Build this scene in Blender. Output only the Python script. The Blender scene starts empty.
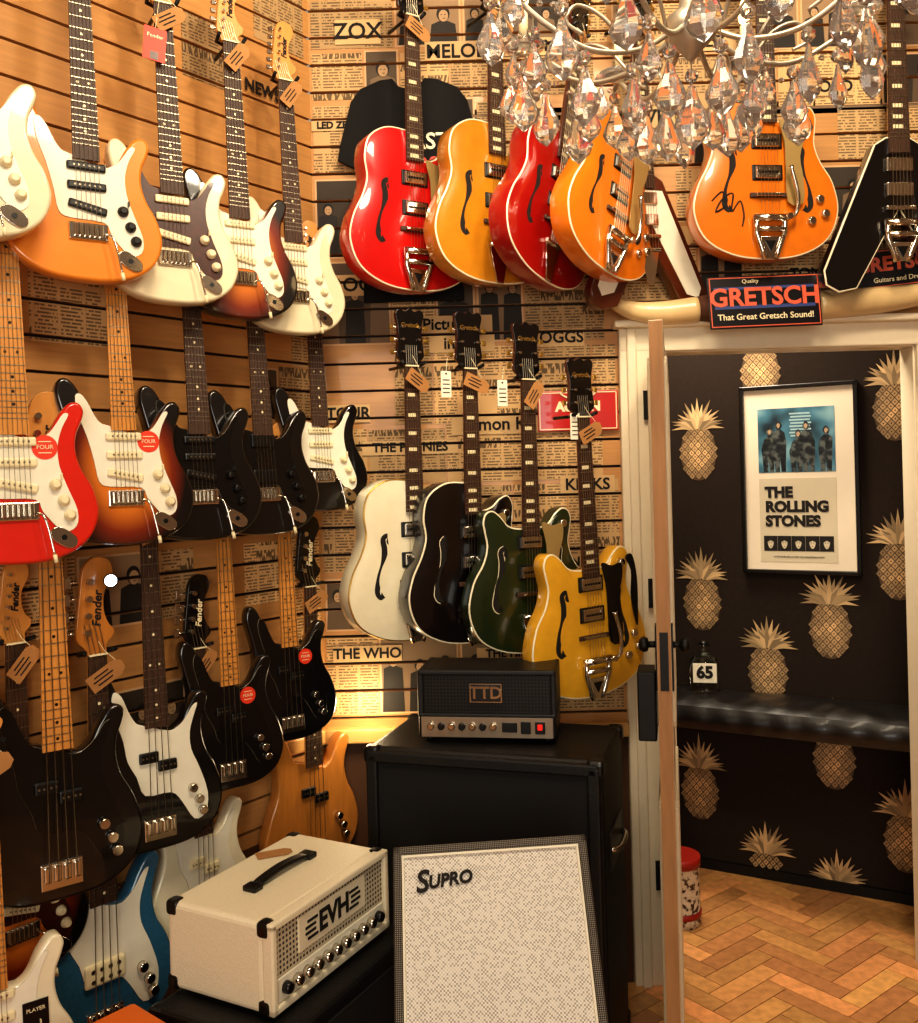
import bpy, bmesh, math, random
from mathutils import Vector, Matrix
RND = random.Random(7)
sc = bpy.context.scene
try:
    sc.view_settings.view_transform = 'Standard'
except Exception:
    pass
for lk in ('Medium High Contrast', 'Standard - Medium High Contrast'):
    try:
        sc.view_settings.look = lk; break
    except Exception:
        pass
rad = math.radians

# ------------------------------------------------------------------ materials
def l1(c):
    c = c / 255.0
    return c / 12.92 if c <= 0.04045 else ((c + 0.055) / 1.055) ** 2.4
def C(r, g, b):
    return (l1(r), l1(g), l1(b), 1.0)

def newmat(name):
    m = bpy.data.materials.new(name)
    m.use_nodes = True
    nt = m.node_tree
    return m, nt, nt.nodes["Principled BSDF"]

def mat(name, c, rough=0.5, metal=0.0, coat=0.0, trans=0.0, var=0.08, scale=30.0, bump=0.0, emis=0.0, stretch=None, ior=1.5):
    m, nt, p = newmat(name)
    N, Lk = nt.nodes, nt.links
    tc = N.new('ShaderNodeTexCoord')
    no = N.new('ShaderNodeTexNoise')
    no.inputs['Scale'].default_value = scale
    no.inputs['Detail'].default_value = 4
    if stretch:
        mp = N.new('ShaderNodeMapping')
        mp.inputs['Scale'].default_value = stretch
        Lk.new(tc.outputs['Object'], mp.inputs['Vector'])
        Lk.new(mp.outputs[0], no.inputs['Vector'])
    else:
        Lk.new(tc.outputs['Object'], no.inputs['Vector'])
    mx = N.new('ShaderNodeMix'); mx.data_type = 'RGBA'
    mx.inputs[6].default_value = tuple(max(0, x * (1 - var)) for x in c[:3]) + (1,)
    mx.inputs[7].default_value = tuple(min(1, x * (1 + var)) for x in c[:3]) + (1,)
    Lk.new(no.outputs['Fac'], mx.inputs[0])
    Lk.new(mx.outputs[2], p.inputs['Base Color'])
    p.inputs['Roughness'].default_value = rough
    p.inputs['Metallic'].default_value = metal
    p.inputs['Coat Weight'].default_value = coat
    p.inputs['Coat Roughness'].default_value = 0.04
    p.inputs['Transmission Weight'].default_value = trans
    p.inputs['IOR'].default_value = ior
    if emis:
        p.inputs['Emission Color'].default_value = c
        p.inputs['Emission Strength'].default_value = emis
    if bump:
        bp = N.new('ShaderNodeBump')
        bp.inputs['Strength'].default_value = bump
        bp.inputs['Distance'].default_value = 0.002
        Lk.new(no.outputs['Fac'], bp.inputs['Height'])
        Lk.new(bp.outputs[0], p.inputs['Normal'])
    return m

def math_node(nt, op, a, b=None, c=None):
    n = nt.nodes.new('ShaderNodeMath'); n.operation = op
    for i, x in enumerate((a, b, c)):
        if x is None: continue
        if isinstance(x, (int, float)): n.inputs[i].default_value = x
        else: nt.links.new(x, n.inputs[i])
    return n.outputs[0]

def sepxyz(nt):
    tc = nt.nodes.new('ShaderNodeTexCoord')
    s = nt.nodes.new('ShaderNodeSeparateXYZ')
    nt.links.new(tc.outputs['Object'], s.inputs[0])
    return s.outputs[0], s.outputs[1], s.outputs[2], tc

def blotch(name, cols, scale=20, rough=.5, detail=4, stretch=None):
    m, nt, p = newmat(name)
    tc = nt.nodes.new('ShaderNodeTexCoord'); no = nt.nodes.new('ShaderNodeTexNoise')
    no.inputs['Scale'].default_value = scale; no.inputs['Detail'].default_value = detail
    if stretch:
        mp = nt.nodes.new('ShaderNodeMapping'); mp.inputs['Scale'].default_value = stretch
        nt.links.new(tc.outputs['Object'], mp.inputs['Vector']); nt.links.new(mp.outputs[0], no.inputs['Vector'])
    else: nt.links.new(tc.outputs['Object'], no.inputs['Vector'])
    cr = nt.nodes.new('ShaderNodeValToRGB'); e = cr.color_ramp.elements
    e[0].position = cols[0][0]; e[0].color = cols[0][1]; e[1].position = cols[-1][0]; e[1].color = cols[-1][1]
    for q, c in cols[1:-1]:
        k = e.new(q); k.color = c
    nt.links.new(no.outputs['Fac'], cr.inputs[0]); nt.links.new(cr.outputs[0], p.inputs['Base Color'])
    p.inputs['Roughness'].default_value = rough
    return m

def burst(name, c0, c1, c2, ax=.155, az=.20, cz=-.03):
    m, nt, p = newmat(name)
    x, y, z, tc = sepxyz(nt)
    xx = math_node(nt, 'POWER', math_node(nt, 'ABSOLUTE', math_node(nt, 'DIVIDE', x, ax)), 2.0)
    zz = math_node(nt, 'POWER', math_node(nt, 'ABSOLUTE', math_node(nt, 'DIVIDE', math_node(nt, 'SUBTRACT', z, cz), az)), 2.0)
    r = math_node(nt, 'SQRT', math_node(nt, 'ADD', xx, zz))
    cr = nt.nodes.new('ShaderNodeValToRGB')
    e = cr.color_ramp.elements
    e[0].position = .42; e[0].color = c0
    e[1].position = .94; e[1].color = c2
    k = e.new(.72); k.color = c1
    nt.links.new(r, cr.inputs[0]); nt.links.new(cr.outputs[0], p.inputs['Base Color'])
    p.inputs['Roughness'].default_value = .3
    p.inputs['Coat Weight'].default_value = 1; p.inputs['Coat Roughness'].default_value = .04
    return m

def dots(name, c1, c2, f, thr=.3, rough=.6, metal=0.0, axes='xz'):
    m, nt, p = newmat(name)
    x, y, z, tc = sepxyz(nt)
    u = x if axes[0] == 'x' else y
    fx = math_node(nt, 'SUBTRACT', math_node(nt, 'FRACT', math_node(nt, 'MULTIPLY', u, f)), .5)
    fz = math_node(nt, 'SUBTRACT', math_node(nt, 'FRACT', math_node(nt, 'MULTIPLY', z, f)), .5)
    d = math_node(nt, 'SQRT', math_node(nt, 'ADD', math_node(nt, 'MULTIPLY', fx, fx), math_node(nt, 'MULTIPLY', fz, fz)))
    k = math_node(nt, 'LESS_THAN', d, thr)
    mx = nt.nodes.new('ShaderNodeMix'); mx.data_type = 'RGBA'
    mx.inputs[6].default_value = c1; mx.inputs[7].default_value = c2
    nt.links.new(k, mx.inputs[0]); nt.links.new(mx.outputs[2], p.inputs['Base Color'])
    p.inputs['Roughness'].default_value = rough; p.inputs['Metallic'].default_value = metal
    return m

def weave(name, c1, c2, c3, f):
    m, nt, p = newmat(name)
    x, y, z, tc = sepxyz(nt)
    fx = math_node(nt, 'MULTIPLY', x, f); fz = math_node(nt, 'MULTIPLY', z, f)
    par = math_node(nt, 'FRACT', math_node(nt, 'MULTIPLY', math_node(nt, 'ADD', math_node(nt, 'FLOOR', fx), math_node(nt, 'FLOOR', fz)), .5))
    ck = math_node(nt, 'GREATER_THAN', math_node(nt, 'ABSOLUTE', par), .25)
    cb = nt.nodes.new('ShaderNodeCombineXYZ')
    nt.links.new(math_node(nt, 'FLOOR', fx), cb.inputs[0]); nt.links.new(math_node(nt, 'FLOOR', fz), cb.inputs[1])
    wn = nt.nodes.new('ShaderNodeTexWhiteNoise'); nt.links.new(cb.outputs[0], wn.inputs['Vector'])
    fleck = math_node(nt, 'MULTIPLY', math_node(nt, 'GREATER_THAN', wn.outputs['Value'], .45), ck)
    a = nt.nodes.new('ShaderNodeMix'); a.data_type = 'RGBA'; a.inputs[6].default_value = c1; a.inputs[7].default_value = c2
    nt.links.new(ck, a.inputs[0])
    b_ = nt.nodes.new('ShaderNodeMix'); b_.data_type = 'RGBA'; b_.inputs[7].default_value = c3
    nt.links.new(fleck, b_.inputs[0]); nt.links.new(a.outputs[2], b_.inputs[6]); nt.links.new(b_.outputs[2], p.inputs['Base Color'])
    p.inputs['Roughness'].default_value = .55
    return m

def attrmat(name, rough=.5, coat=0, metal=0, news=False, grain=False):
    m, nt, p = newmat(name)
    at = nt.nodes.new('ShaderNodeAttribute'); at.attribute_name = 'Col'
    out = at.outputs['Color']
    if news:
        x, y, z, tc = sepxyz(nt)
        zl = math_node(nt, 'MULTIPLY', z, 110.0)
        line = math_node(nt, 'LESS_THAN', math_node(nt, 'FRACT', zl), .5)
        fl = math_node(nt, 'FLOOR', zl)
        cb = nt.nodes.new('ShaderNodeCombineXYZ')
        nt.links.new(math_node(nt, 'MULTIPLY', x, 110.0), cb.inputs[0])
        nt.links.new(math_node(nt, 'MULTIPLY', fl, 3.7), cb.inputs[1])
        n1 = nt.nodes.new('ShaderNodeTexNoise'); n1.inputs['Scale'].default_value = 1.0
        n1.inputs['Detail'].default_value = 1
        nt.links.new(cb.outputs[0], n1.inputs['Vector'])
        word = math_node(nt, 'GREATER_THAN', n1.outputs['Fac'], .44)
        gap = math_node(nt, 'GREATER_THAN', math_node(nt, 'FRACT', math_node(nt, 'MULTIPLY', x, 15.0)), .12)
        def cell(fx, fz, seed):
            c2 = nt.nodes.new('ShaderNodeCombineXYZ')
            nt.links.new(math_node(nt, 'FLOOR', math_node(nt, 'MULTIPLY', x, fx)), c2.inputs[0])
            nt.links.new(math_node(nt, 'FLOOR', math_node(nt, 'MULTIPLY', z, fz)), c2.inputs[1])
            c2.inputs[2].default_value = seed
            wn = nt.nodes.new('ShaderNodeTexWhiteNoise'); nt.links.new(c2.outputs[0], wn.inputs['Vector'])
            return wn.outputs['Value']
        cblank = math_node(nt, 'GREATER_THAN', cell(8.0, 13.0, 3.0), .9)
        chead = math_node(nt, 'GREATER_THAN', cell(7.5, 22.0, 9.0), .86)
        notp = math_node(nt, 'SUBTRACT', 1.0, math_node(nt, 'MAXIMUM', cblank, chead))
        mk = math_node(nt, 'MULTIPLY', math_node(nt, 'MULTIPLY', math_node(nt, 'MULTIPLY', line, word), math_node(nt, 'MULTIPLY', gap, notp)), .9)
        n4 = nt.nodes.new('ShaderNodeTexNoise'); n4.inputs['Scale'].default_value = 1.0; n4.inputs['Detail'].default_value = 0
        c4 = nt.nodes.new('ShaderNodeCombineXYZ'); nt.links.new(math_node(nt, 'MULTIPLY', x, 170.0), c4.inputs[0]); nt.links.new(math_node(nt, 'MULTIPLY', z, 40.0), c4.inputs[1])
        nt.links.new(c4.outputs[0], n4.inputs['Vector'])
        hz = math_node(nt, 'LESS_THAN', math_node(nt, 'FRACT', math_node(nt, 'MULTIPLY', z, 22.0)), .7)
        hd = math_node(nt, 'MULTIPLY', math_node(nt, 'MULTIPLY', chead, hz), math_node(nt, 'GREATER_THAN', n4.outputs['Fac'], .47))
        tot = math_node(nt, 'MULTIPLY', math_node(nt, 'MAXIMUM', mk, hd), .78)
        mx = nt.nodes.new('ShaderNodeMix'); mx.data_type = 'RGBA'
        nt.links.new(tot, mx.inputs[0]); nt.links.new(out, mx.inputs[6])
        mx.inputs[7].default_value = C(38, 26, 16)
        out = mx.outputs[2]
    if grain:
        tc = nt.nodes.new('ShaderNodeTexCoord')
        n1 = nt.nodes.new('ShaderNodeTexNoise'); n1.inputs['Scale'].default_value = 35; n1.inputs['Detail'].default_value = 5
        nt.links.new(tc.outputs['Object'], n1.inputs['Vector'])
        mx = nt.nodes.new('ShaderNodeMix'); mx.data_type = 'RGBA'; mx.blend_type = 'MULTIPLY'
        mx.inputs[0].default_value = .5
        cr = nt.nodes.new('ShaderNodeValToRGB')
        cr.color_ramp.elements[0].position = .3; cr.color_ramp.elements[0].color = (.45, .4, .35, 1)
        cr.color_ramp.elements[1].position = .65
        nt.links.new(n1.outputs['Fac'], cr.inputs[0])
        nt.links.new(out, mx.inputs[6]); nt.links.new(cr.outputs[0], mx.inputs[7])
        out = mx.outputs[2]
    nt.links.new(out, p.inputs['Base Color'])
    p.inputs['Roughness'].default_value = rough
    p.inputs['Coat Weight'].default_value = coat
    p.inputs['Metallic'].default_value = metal
    return m

M_ = {}
def gloss(n, r, g, b, **k):
    M_[n] = mat(n, C(r, g, b), rough=.3, coat=1.0, **k)
gloss('olympic', 230, 218, 182); gloss('orange_paint', 228, 136, 44); gloss('red_paint', 208, 36, 18)
gloss('black_paint', 6, 5, 6); gloss('cherry', 190, 12, 10); gloss('gold_paint', 194, 126, 28, var=.2)
gloss('ivory', 236, 226, 194); gloss('maroon_black', 10, 4, 4); gloss('green_paint', 30, 42, 18)
gloss('yellow_paint', 224, 166, 42, var=.15); gloss('gretsch_orange', 220, 118, 22, var=.15)
M_['blue_paint'] = mat('blue_paint', C(48, 96, 124), .3, coat=1, var=.35, scale=160)
gloss('brown_wood', 80, 32, 14); gloss('dark_red', 150, 12, 10)
M_['natural'] = mat('natural', C(184, 118, 50), .35, coat=.8, var=.35, scale=8, stretch=(8, 8, 1))
M_['burst'] = burst('sunburst', C(214, 122, 38), C(120, 38, 10), C(10, 6, 5))
M_['guard_white'] = mat('guard_white', C(236, 230, 208), .3, coat=.3)
M_['guard_black'] = mat('guard_black', C(11, 10, 10), .25, coat=.5)
M_['guard_tort'] = mat('guard_tort', C(62, 20, 9), .35, coat=.25, var=.8, scale=70)
M_['cream'] = mat('cream_plastic', C(236, 222, 180), .35)
M_['blackp'] = mat('black_plastic', C(12, 11, 11), .35)
M_['chrome'] = mat('chrome', C(222, 216, 204), .15, metal=1)
M_['steel'] = mat('steel_string', C(170, 160, 140), .35, metal=1)
M_['maple'] = mat('maple', C(206, 142, 70), .35, coat=.5, var=.2, scale=10, stretch=(10, 10, 1))
M_['rose'] = mat('rosewood', C(66, 42, 28), .55, var=.4, scale=12, stretch=(14, 14, 1))
M_['kraft'] = mat('kraft_tag', C(172, 122, 70), .8, var=.15)
M_['ink'] = mat('ink', C(22, 16, 12), .8)
M_['sticker'] = mat('sticker_red', C(222, 58, 28), .5)
M_['gold'] = mat('gold_plate', C(200, 160, 80), .3, metal=.9)
M_['silverguard'] = mat('silver_guard', C(178, 150, 96), .3, metal=.35)

# ------------------------------------------------------------------ mesh builder
def frame(x, y, z, a=0.0):
    return Matrix.Translation((x, y, z)) @ Matrix.Rotation(rad(a), 4, 'Z')

class B:
    def __init__(s):
        s.v = []; s.f = []; s.m = []; s.s = []; s.c = []; s.mats = []
    def add(s, vs, fs, m, smooth=False, X=None, col=None):
        if m not in s.mats: s.mats.append(m)
        i = s.mats.index(m); o = len(s.v)
        for p in vs:
            p = Vector(p)
            s.v.append(X @ p if X is not None else p)
        for k, f in enumerate(fs):
            s.f.append([o + q for q in f]); s.m.append(i)
            s.s.append(smooth if not isinstance(smooth, list) else smooth[k]); s.c.append(col)
    def box(s, c, d, m, X=None, bev=0, col=None, seg=2):
        bm = bmesh.new(); bmesh.ops.create_cube(bm, size=1)
        for v in bm.verts: v.co = Vector((v.co.x * d[0], v.co.y * d[1], v.co.z * d[2]))
        if bev: bmesh.ops.bevel(bm, geom=list(bm.edges), offset=bev, segments=seg, affect='EDGES', profile=.5)
        bm.verts.index_update()
        T = Matrix.Translation(c)
        s.add([v.co.copy() for v in bm.verts], [[v.index for v in f.verts] for f in bm.faces], m, False, (X @ T) if X is not None else T, col)
        bm.free()
    def rings(s, rs, m, smooth=True, X=None, cap=True, closed=True, mlist=None):
        n = len(rs[0]); vs = [p for r in rs for p in r]
        base = len(s.v); s.add(vs, [], m, X=X)
        for i in range(len(rs) - 1):
            mm = mlist[i] if mlist and mlist[i] else m
            if mm not in s.mats: s.mats.append(mm)
            for j in range(n if closed else n - 1):
                k = (j + 1) % n
                s.f.append([base + q for q in (i * n + j, i * n + k, (i + 1) * n + k, (i + 1) * n + j)]); s.m.append(s.mats.index(mm)); s.s.append(smooth); s.c.append(None)
        if cap:
            for idx in (0, len(rs) - 1):
                s.f.append([base + idx * n + q for q in range(n)]); s.m.append(s.mats.index(m)); s.s.append(False); s.c.append(None)
    def tube(s, pts, r, m, seg=6, X=None, cap=True):
        pts = [Vector(p) for p in pts]; rs = []
        if not isinstance(r, (list, tuple)): r = [r] * len(pts)
        up = Vector((.123, .31, .94)).normalized()
        for i, p in enumerate(pts):
            t = (pts[min(i + 1, len(pts) - 1)] - pts[max(i - 1, 0)]).normalized()
            if abs(t.dot(up)) > .95: up = Vector((.94, .31, .1)).normalized()
            a = t.cross(up).normalized(); b = t.cross(a)
            rs.append([p + (a * math.cos(q * 2 * math.pi / seg) + b * math.sin(q * 2 * math.pi / seg)) * r[i] for q in range(seg)])
        s.rings(rs, m, seg > 4, X, cap)
    def cyl(s, p0, p1, r, m, seg=14, r1=None, X=None):
        s.tube([p0, p1], [r, r if r1 is None else r1], m, seg, X)
    def lathe(s, prof, m, seg=16, X=None, smooth=True):
        rs = [[Vector((max(r, 1e-4) * math.cos(2 * math.pi * q / seg), max(r, 1e-4) * math.sin(2 * math.pi * q / seg), z)) for q in range(seg)] for r, z in prof]
        s.rings(rs, m, smooth, X, True)
    def prism(s, pts, yf, yb, m, ms=None, bev=0.0, bind=None, X=None, arch=None, cen=(0, -.02)):
        def ring(d, y, sc_=1):
            q = inset(pts, d) if d else pts
            return [Vector((cen[0] + (x - cen[0]) * sc_, y, cen[1] + (z - cen[1]) * sc_)) for x, z in q]
        if bev:
            rs = [ring(bev, yb), ring(.29 * bev, yb - .29 * bev), ring(0, yb - bev), ring(0, yf + bev), ring(.29 * bev, yf + .29 * bev), ring(bev, yf)]
            ml = [None, None, ms, bind, bind]
        else:
            rs = [ring(0, yb), ring(0, yf)]; ml = [ms]
        if bind and bev:
            rs.append(ring(bev + .0015, yf)); ml.append(bind)
        if arch:
            for sc_, dy in arch:
                rs.append(ring(bev, yf - dy, sc_)); ml.append(None)
        s.rings(rs, m, bool(bev), X, True, True, ml)
    def text(s, txt, size, m, X, bold=.0, ext=.0006, align='CENTER', shear=0):
        cu = bpy.data.curves.new('t', 'FONT'); cu.body = txt; cu.size = size; cu.extrude = ext; cu.offset = bold
        cu.align_x = align; cu.align_y = 'CENTER'; cu.resolution_u = 3; cu.shear = shear
        ob = bpy.data.objects.new('t', cu); sc.collection.objects.link(ob)
        bpy.context.view_layer.update()
        me = ob.evaluated_get(bpy.context.evaluated_depsgraph_get()).to_mesh()
        R = Matrix.Rotation(rad(90), 4, 'X')
        s.add([v.co.copy() for v in me.vertices], [list(p.vertices) for p in me.polygons], m, False, X @ R)
        ob.evaluated_get(bpy.context.evaluated_depsgraph_get()).to_mesh_clear()
        bpy.data.objects.remove(ob); bpy.data.curves.remove(cu)
    def obj(s, name, X=None, recalc=True, parent=None):
        me = bpy.data.meshes.new(name)
        me.from_pydata([tuple(v) for v in s.v], [], s.f)
        for m in s.mats: me.materials.append(m)
        me.polygons.foreach_set('material_index', s.m)
        me.polygons.foreach_set('use_smooth', s.s)
        if any(c is not None for c in s.c):
            ca = me.color_attributes.new('Col', 'FLOAT_COLOR', 'CORNER')
            for p in me.polygons:
                c = s.c[p.index] or (.5, .5, .5, 1)
                for li in p.loop_indices: ca.data[li].color = c
        me.update()
        if recalc:
            bm = bmesh.new(); bm.from_mesh(me)
            bmesh.ops.recalc_face_normals(bm, faces=bm.faces); bm.to_mesh(me); bm.free()
        ob = bpy.data.objects.new(name, me); sc.collection.objects.link(ob)
        if parent: ob.parent = parent
        if X is not None: ob.matrix_world = X
        return ob

def inset(pts, d):
    n = len(pts); A = sum(pts[i][0] * pts[(i + 1) % n][1] - pts[(i + 1) % n][0] * pts[i][1] for i in range(n))
    sg = 1 if A > 0 else -1; out = []
    for i in range(n):
        a, b, c = pts[i - 1], pts[i], pts[(i + 1) % n]
        tx, tz = c[0] - a[0], c[1] - a[1]; L = math.hypot(tx, tz) or 1
        out.append((b[0] - tz / L * d * sg, b[1] + tx / L * d * sg))
    return out

def spl(p, n=5, k=.01):
    N = len(p); o = []
    for i in range(N):
        a, b, c, d = p[i - 1], p[i], p[(i + 1) % N], p[(i + 2) % N]
        for j in range(n):
            t = j / n; t2 = t * t; t3 = t2 * t
            o.append(tuple(k * .5 * (2 * b[q] + (c[q] - a[q]) * t + (2 * a[q] - 5 * b[q] + 4 * c[q] - d[q]) * t2 + (3 * b[q] - a[q] - 3 * c[q] + d[q]) * t3) for q in (0, 1)))
    return o
def ospl(p, n=8):
    p = [Vector(q) for q in p]; P = [p[0]] + p + [p[-1]]; o = []
    for i in range(1, len(P) - 2):
        a, b, c, d = P[i - 1:i + 3]
        for j in range(n):
            t = j / n
            o.append(.5 * (2 * b + (c - a) * t + (2 * a - 5 * b + 4 * c - d) * t * t + (3 * b - a - 3 * c + d) * t ** 3))
    o.append(p[-1]); return o

# ------------------------------------------------------------------ guitars
BODY = {
 'strat': [(0,-20.2),(8,-19.4),(13.8,-16),(16.3,-10.5),(15.4,-5),(13.2,-.8),(12.2,3.0),(12.4,6.6),(13.6,9.6),(14.2,12),(13.2,13.8),(11.2,13.6),(9.0,11.0),(7.4,8.0),(5.8,6.4),(3.4,6.2),(-3.4,8.2),(-5.6,8.6),(-7.2,10.8),(-8.6,14.2),(-10.4,17.6),(-12.3,19),(-14.0,18.2),(-14.6,15.4),(-13.6,10.6),(-12.5,6),(-12.3,1.5),(-13.9,-3),(-16.2,-8.8),(-15.5,-14.5),(-9,-19)],
 'bass': [(0,-24),(9,-23.2),(15.4,-19.2),(17.6,-12.5),(16,-5.5),(13.5,-.6),(12.5,4.0),(12.8,7.8),(14,11),(14.5,13.4),(13.2,14.9),(11,14.2),(8.8,11.2),(7.2,8.2),(5.6,6.8),(3.6,6.6),(-3.6,9),(-5.8,9.6),(-7.6,12.4),(-9.2,16.8),(-11,20.8),(-12.9,22.2),(-14.5,21.2),(-15.1,17.8),(-13.9,12.4),(-12.7,7),(-13.1,1),(-15.8,-5.5),(-17.8,-12.5),(-16,-19),(-9,-23.3)],
 'hollow': [(0,-25),(10,-23.8),(17.7,-19.4),(21,-11.5),(19.6,-3.5),(16.2,2.2),(14.5,7),(14.8,11.4),(14.9,15),(13.2,17.6),(10.2,16.8),(7.2,14.4),(3.2,14),(3,20.5),(-3,22),(-9,21.6),(-14.2,18),(-15.8,12.2),(-15.2,6.2),(-16.8,1),(-19.8,-5),(-21,-12),(-17.8,-19.4),(-10,-23.8)],
 'double': [(0,-25),(10,-23.6),(17.5,-19.2),(20.6,-11.5),(19,-3.5),(15.6,2),(14.2,6.6),(14.8,10.6),(15.3,13.8),(14.2,16.4),(11.8,17),(9.2,15.2),(6.8,12.6),(3.2,11.6),(-3.2,11.6),(-6.8,12.6),(-9.2,15.2),(-11.8,17),(-14.2,16.4),(-15.3,13.8),(-14.8,10.6),(-14.2,6.6),(-15.6,2),(-19,-3.5),(-20.6,-11.5),(-17.5,-19.2),(-10,-23.6)],
}
VEE = [(3.2,13),(6.5,11),(21,-22),(20.5,-26),(17,-28),(12,-27),(0,-6),(-12,-27),(-17,-28),(-20.5,-26),(-21,-22),(-6.5,11),(-3.2,13)]
SG = [(-3.2,7.8),(-5.0,8.4),(-6.4,10.4),(-7.8,13.4),(-9.2,15.2),(-10.4,14.6),(-10.0,10.5),(-8.2,5),(-6.9,-.6),(-6.0,-5.4),(-3.5,-6.6),(3.5,-7),(5,-9.8),(8.6,-13.8),(11.4,-13),(11.8,-9.5),(10,-4.5),(8.6,0),(8.4,4.2),(9.4,8),(10.9,11),(9.8,11.2),(8.0,8.6),(6.2,6.6),(3.2,5.6)]
BG = [(-3.4,8.4),(-5.4,9.6),(-7,12.6),(-8.6,16.6),(-10.4,18),(-11.2,15.4),(-10.2,10.5),(-8.6,5),(-7.8,0),(-5.6,-4.5),(-3.6,-9.5),(3.2,-10),(6,-13),(9.2,-18.2),(12.4,-17.2),(13.2,-12),(11.2,-5),(9.2,0),(9,4.6),(10.2,8.6),(11.4,11.8),(10,11.4),(8.0,8.6),(6.0,6.8),(3.4,6)]
SPEC = {
 'strat': dict(T=.044, br=-.092, L=.645, fe=.066, ns=6, head='f', we=.057, wn=.043),
 'bass': dict(T=.044, br=-.175, L=.80, fe=.075, ns=4, head='b', we=.062, wn=.042),
 'hollow': dict(T=.066, br=-.075, L=.622, fe=.125, ns=6, head='g', we=.056, wn=.043),
 'double': dict(T=.050, br=-.075, L=.622, fe=.095, ns=6, head='g', we=.056, wn=.043),
 'vee': dict(T=.042, br=-.06, L=.62, fe=.085, ns=6, head='g', we=.056, wn=.043)}

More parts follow.
